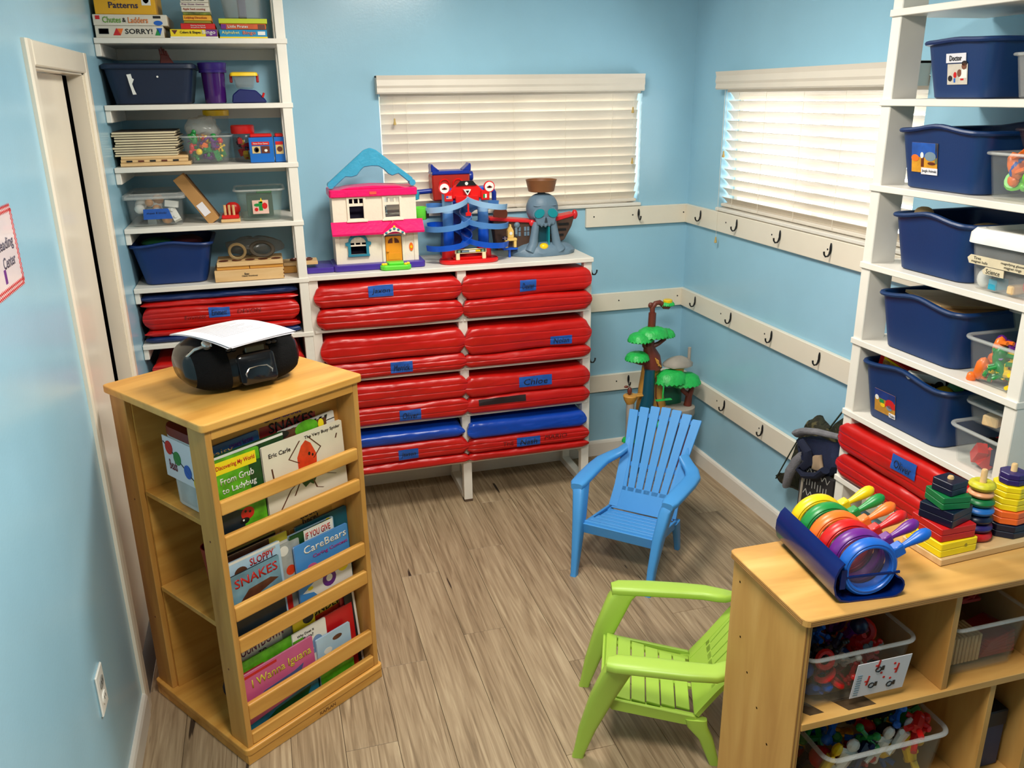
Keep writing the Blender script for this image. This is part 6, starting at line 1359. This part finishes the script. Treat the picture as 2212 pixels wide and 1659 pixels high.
o = MB().ell((0, 0, 0), .075, .06, .06, 16, 10).build('yarn_ball', M('dark_yarn', (26, 22, 34), .95, .3, 60, .8), None, smooth=True, wob=.006); o.location = p; tag(o, 'dark yarn ball at the bottom of the bookcase side', 'yarn')
# ------------------------------------------------------------------ stereo and papers on the bookcase
p = BO+Rb @ Vector((.004, -.028, 0)); p.z = BZ
t = thing('stereo', 'black portable CD stereo on top of the bookcase', 'stereo', p, math.radians(23.5)); t.scale = (1.04, 1.04, 1.06)
gb = M('gloss_black', (10, 10, 12), .18, .1); gm = M('speaker_mesh', (9, 9, 10), .85, .3, 300, .5, spec=.15)
def sect(u, grow=0, n=28):
    g = (1-abs(u)**3.2)**.5 if abs(u) < 1 else 0
    g = max(.16, g); L = []
    for k in range(n):
        a = 2*PI*k/n; c, s = math.cos(a), math.sin(a)
        y = math.copysign(abs(c)**.75, c)*(.098*(.35+.65*g)+grow); z_ = .070+math.copysign(abs(s)**.8, s)*(.068*(.3+.7*g)+grow)
        y += (z_-.07)*.28
        L.append((u*.158, y, max(.0008, z_)))
    return L
MB().loft([sect(-1+2*k/26) for k in range(27)]).build('body', gb, t, smooth=True)
for s in (-1, 1):
    rows = []
    for i in range(13):
        full = sect(s*(.36+.52*i/12), .0016, 56); rows.append([full[28+k] for k in range(-9, 10)])
    mb = MB(); m_ = 19; mb.add([tuple(p_) for r in rows for p_ in r], [(j*m_+i, j*m_+i+1, (j+1)*m_+i+1, (j+1)*m_+i) for j in range(12) for i in range(18)])
    mb.build('speaker_grille', gm, t, smooth=True)
MB().loft([[(x, -.094+(z_-.07)*.28+yo, z_) for x, z_ in rrect(.1*f, .075*f, .012, 3, .012, .06)] for f, yo in ((1.02, .01), (1, -.008), (.9, -.011))]).build('tape_door', M('piano_black', (22, 24, 28), .12), t, smooth=True)
sv = M('silver_plastic', (190, 190, 186), .2, metal=.8)
MB().tube([(-.022, -.111, .035), (-.024, -.109, .05), (-.012, -.105, .062), (.012, -.104, .064), (.036, -.105, .062), (.048, -.109, .05), (.046, -.111, .035)], .0028, 8).build('door_handle', sv, t, smooth=True)
text('memorex', sv, t, (.012, -.1015, .078), .045, .007, bold=0)
B('display', M('lcd_grey', (66, 70, 56), .2), t, -.012, .04, -.094, -.085, .1, .115, .002)
MB().box(-.012, .04, -.094, -.084, .1, .1005).build('display_edge', gb, t)
for x in (-.05, -.036, .06, .074): MB().ell((x, -.078, .112), .008, .005, .004, 10, 6).build('button', M('dark_button', (40, 40, 44), .3), t, smooth=True)
MB().tube([(-.145, -.03, .1), (-.13, -.06, .125), (-.105, -.07, .132), (-.09, -.07, .130)], .004, 8).build('carry_handle', sv, t, smooth=True)
MB().tube([(.148, -.02, .1), (.135, -.05, .125), (.11, -.06, .134)], .004, 8).build('carry_handle', gb, t, smooth=True)
MB().lathe([(.012, 0), (.013, .01), (.01, .014)], 14, Matrix.Translation((-.1, -.06, .128)) @ Matrix.Rotation(.6, 4, 'X')).build('dial', sv, t, smooth=True)
p = BO+Rb @ Vector((-.012, -.045, 0)); p.z = BZ+.142
t = thing('paper_stack', 'loose white printed papers lying on the black stereo', 'paper', p, math.radians(36.5))
for k in range(3):
    nx, ny = 14, 18; mb = MB(); vs = []
    an = (.0, .035, -.03)[k]
    def zf(x, y): return .012+.002*(2-k)+.0+.03*max(0, -(y)/.14)**1.5*.35-.10*max(0, x-.03)**1.4-.016*(abs(y)/.14)**2+.03*max(0, y-.06)*max(0, -x)/.1
    for lay_ in (0, .0007):
        for j in range(ny+1):
            for i in range(nx+1):
                x, y = -.105+.21*i/nx, -.137+.274*j/ny
                X_, Y_ = x*math.cos(an)-y*math.sin(an), x*math.sin(an)+y*math.cos(an)
                vs.append((X_, Y_, zf(X_, Y_)+lay_))
    m_ = nx+1; q = m_*(ny+1); fs = []
    for j in range(ny):
        for i in range(nx):
            a = j*m_+i; fs += [(a, a+m_, a+m_+1, a+1), (q+a, q+a+1, q+a+m_+1, q+a+m_)]
    rim = [i for i in range(m_)]+[j*m_+nx for j in range(1, ny+1)]+[ny*m_+i for i in range(nx-1, -1, -1)]+[j*m_ for j in range(ny-1, 0, -1)]
    for a, b in zip(rim, rim[1:]+rim[:1]): fs.append((a, b, q+b, q+a))
    mb.add(vs, fs); sh = mb.build('sheet', paper_m, t, smooth=True)
    if k == 0:
        mb = MB()
        for r_ in range(12):
            y = .09-.013*r_; x0, x1 = -.07, (.05, .02, .06)[r_ % 3]; q_ = 8
            P_ = [(x0+(x1-x0)*i/q_, y) for i in range(q_+1)]
            mb.add([(x, yy, zf(x, yy)+.0012) for x, yy in P_]+[(x, yy+.002, zf(x, yy+.002)+.0012) for x, yy in P_], [(i, i+1, q_+2+i, q_+1+i) for i in range(q_)])
        mb.build('print', M('faint_print', (196, 192, 196), .7), sh)
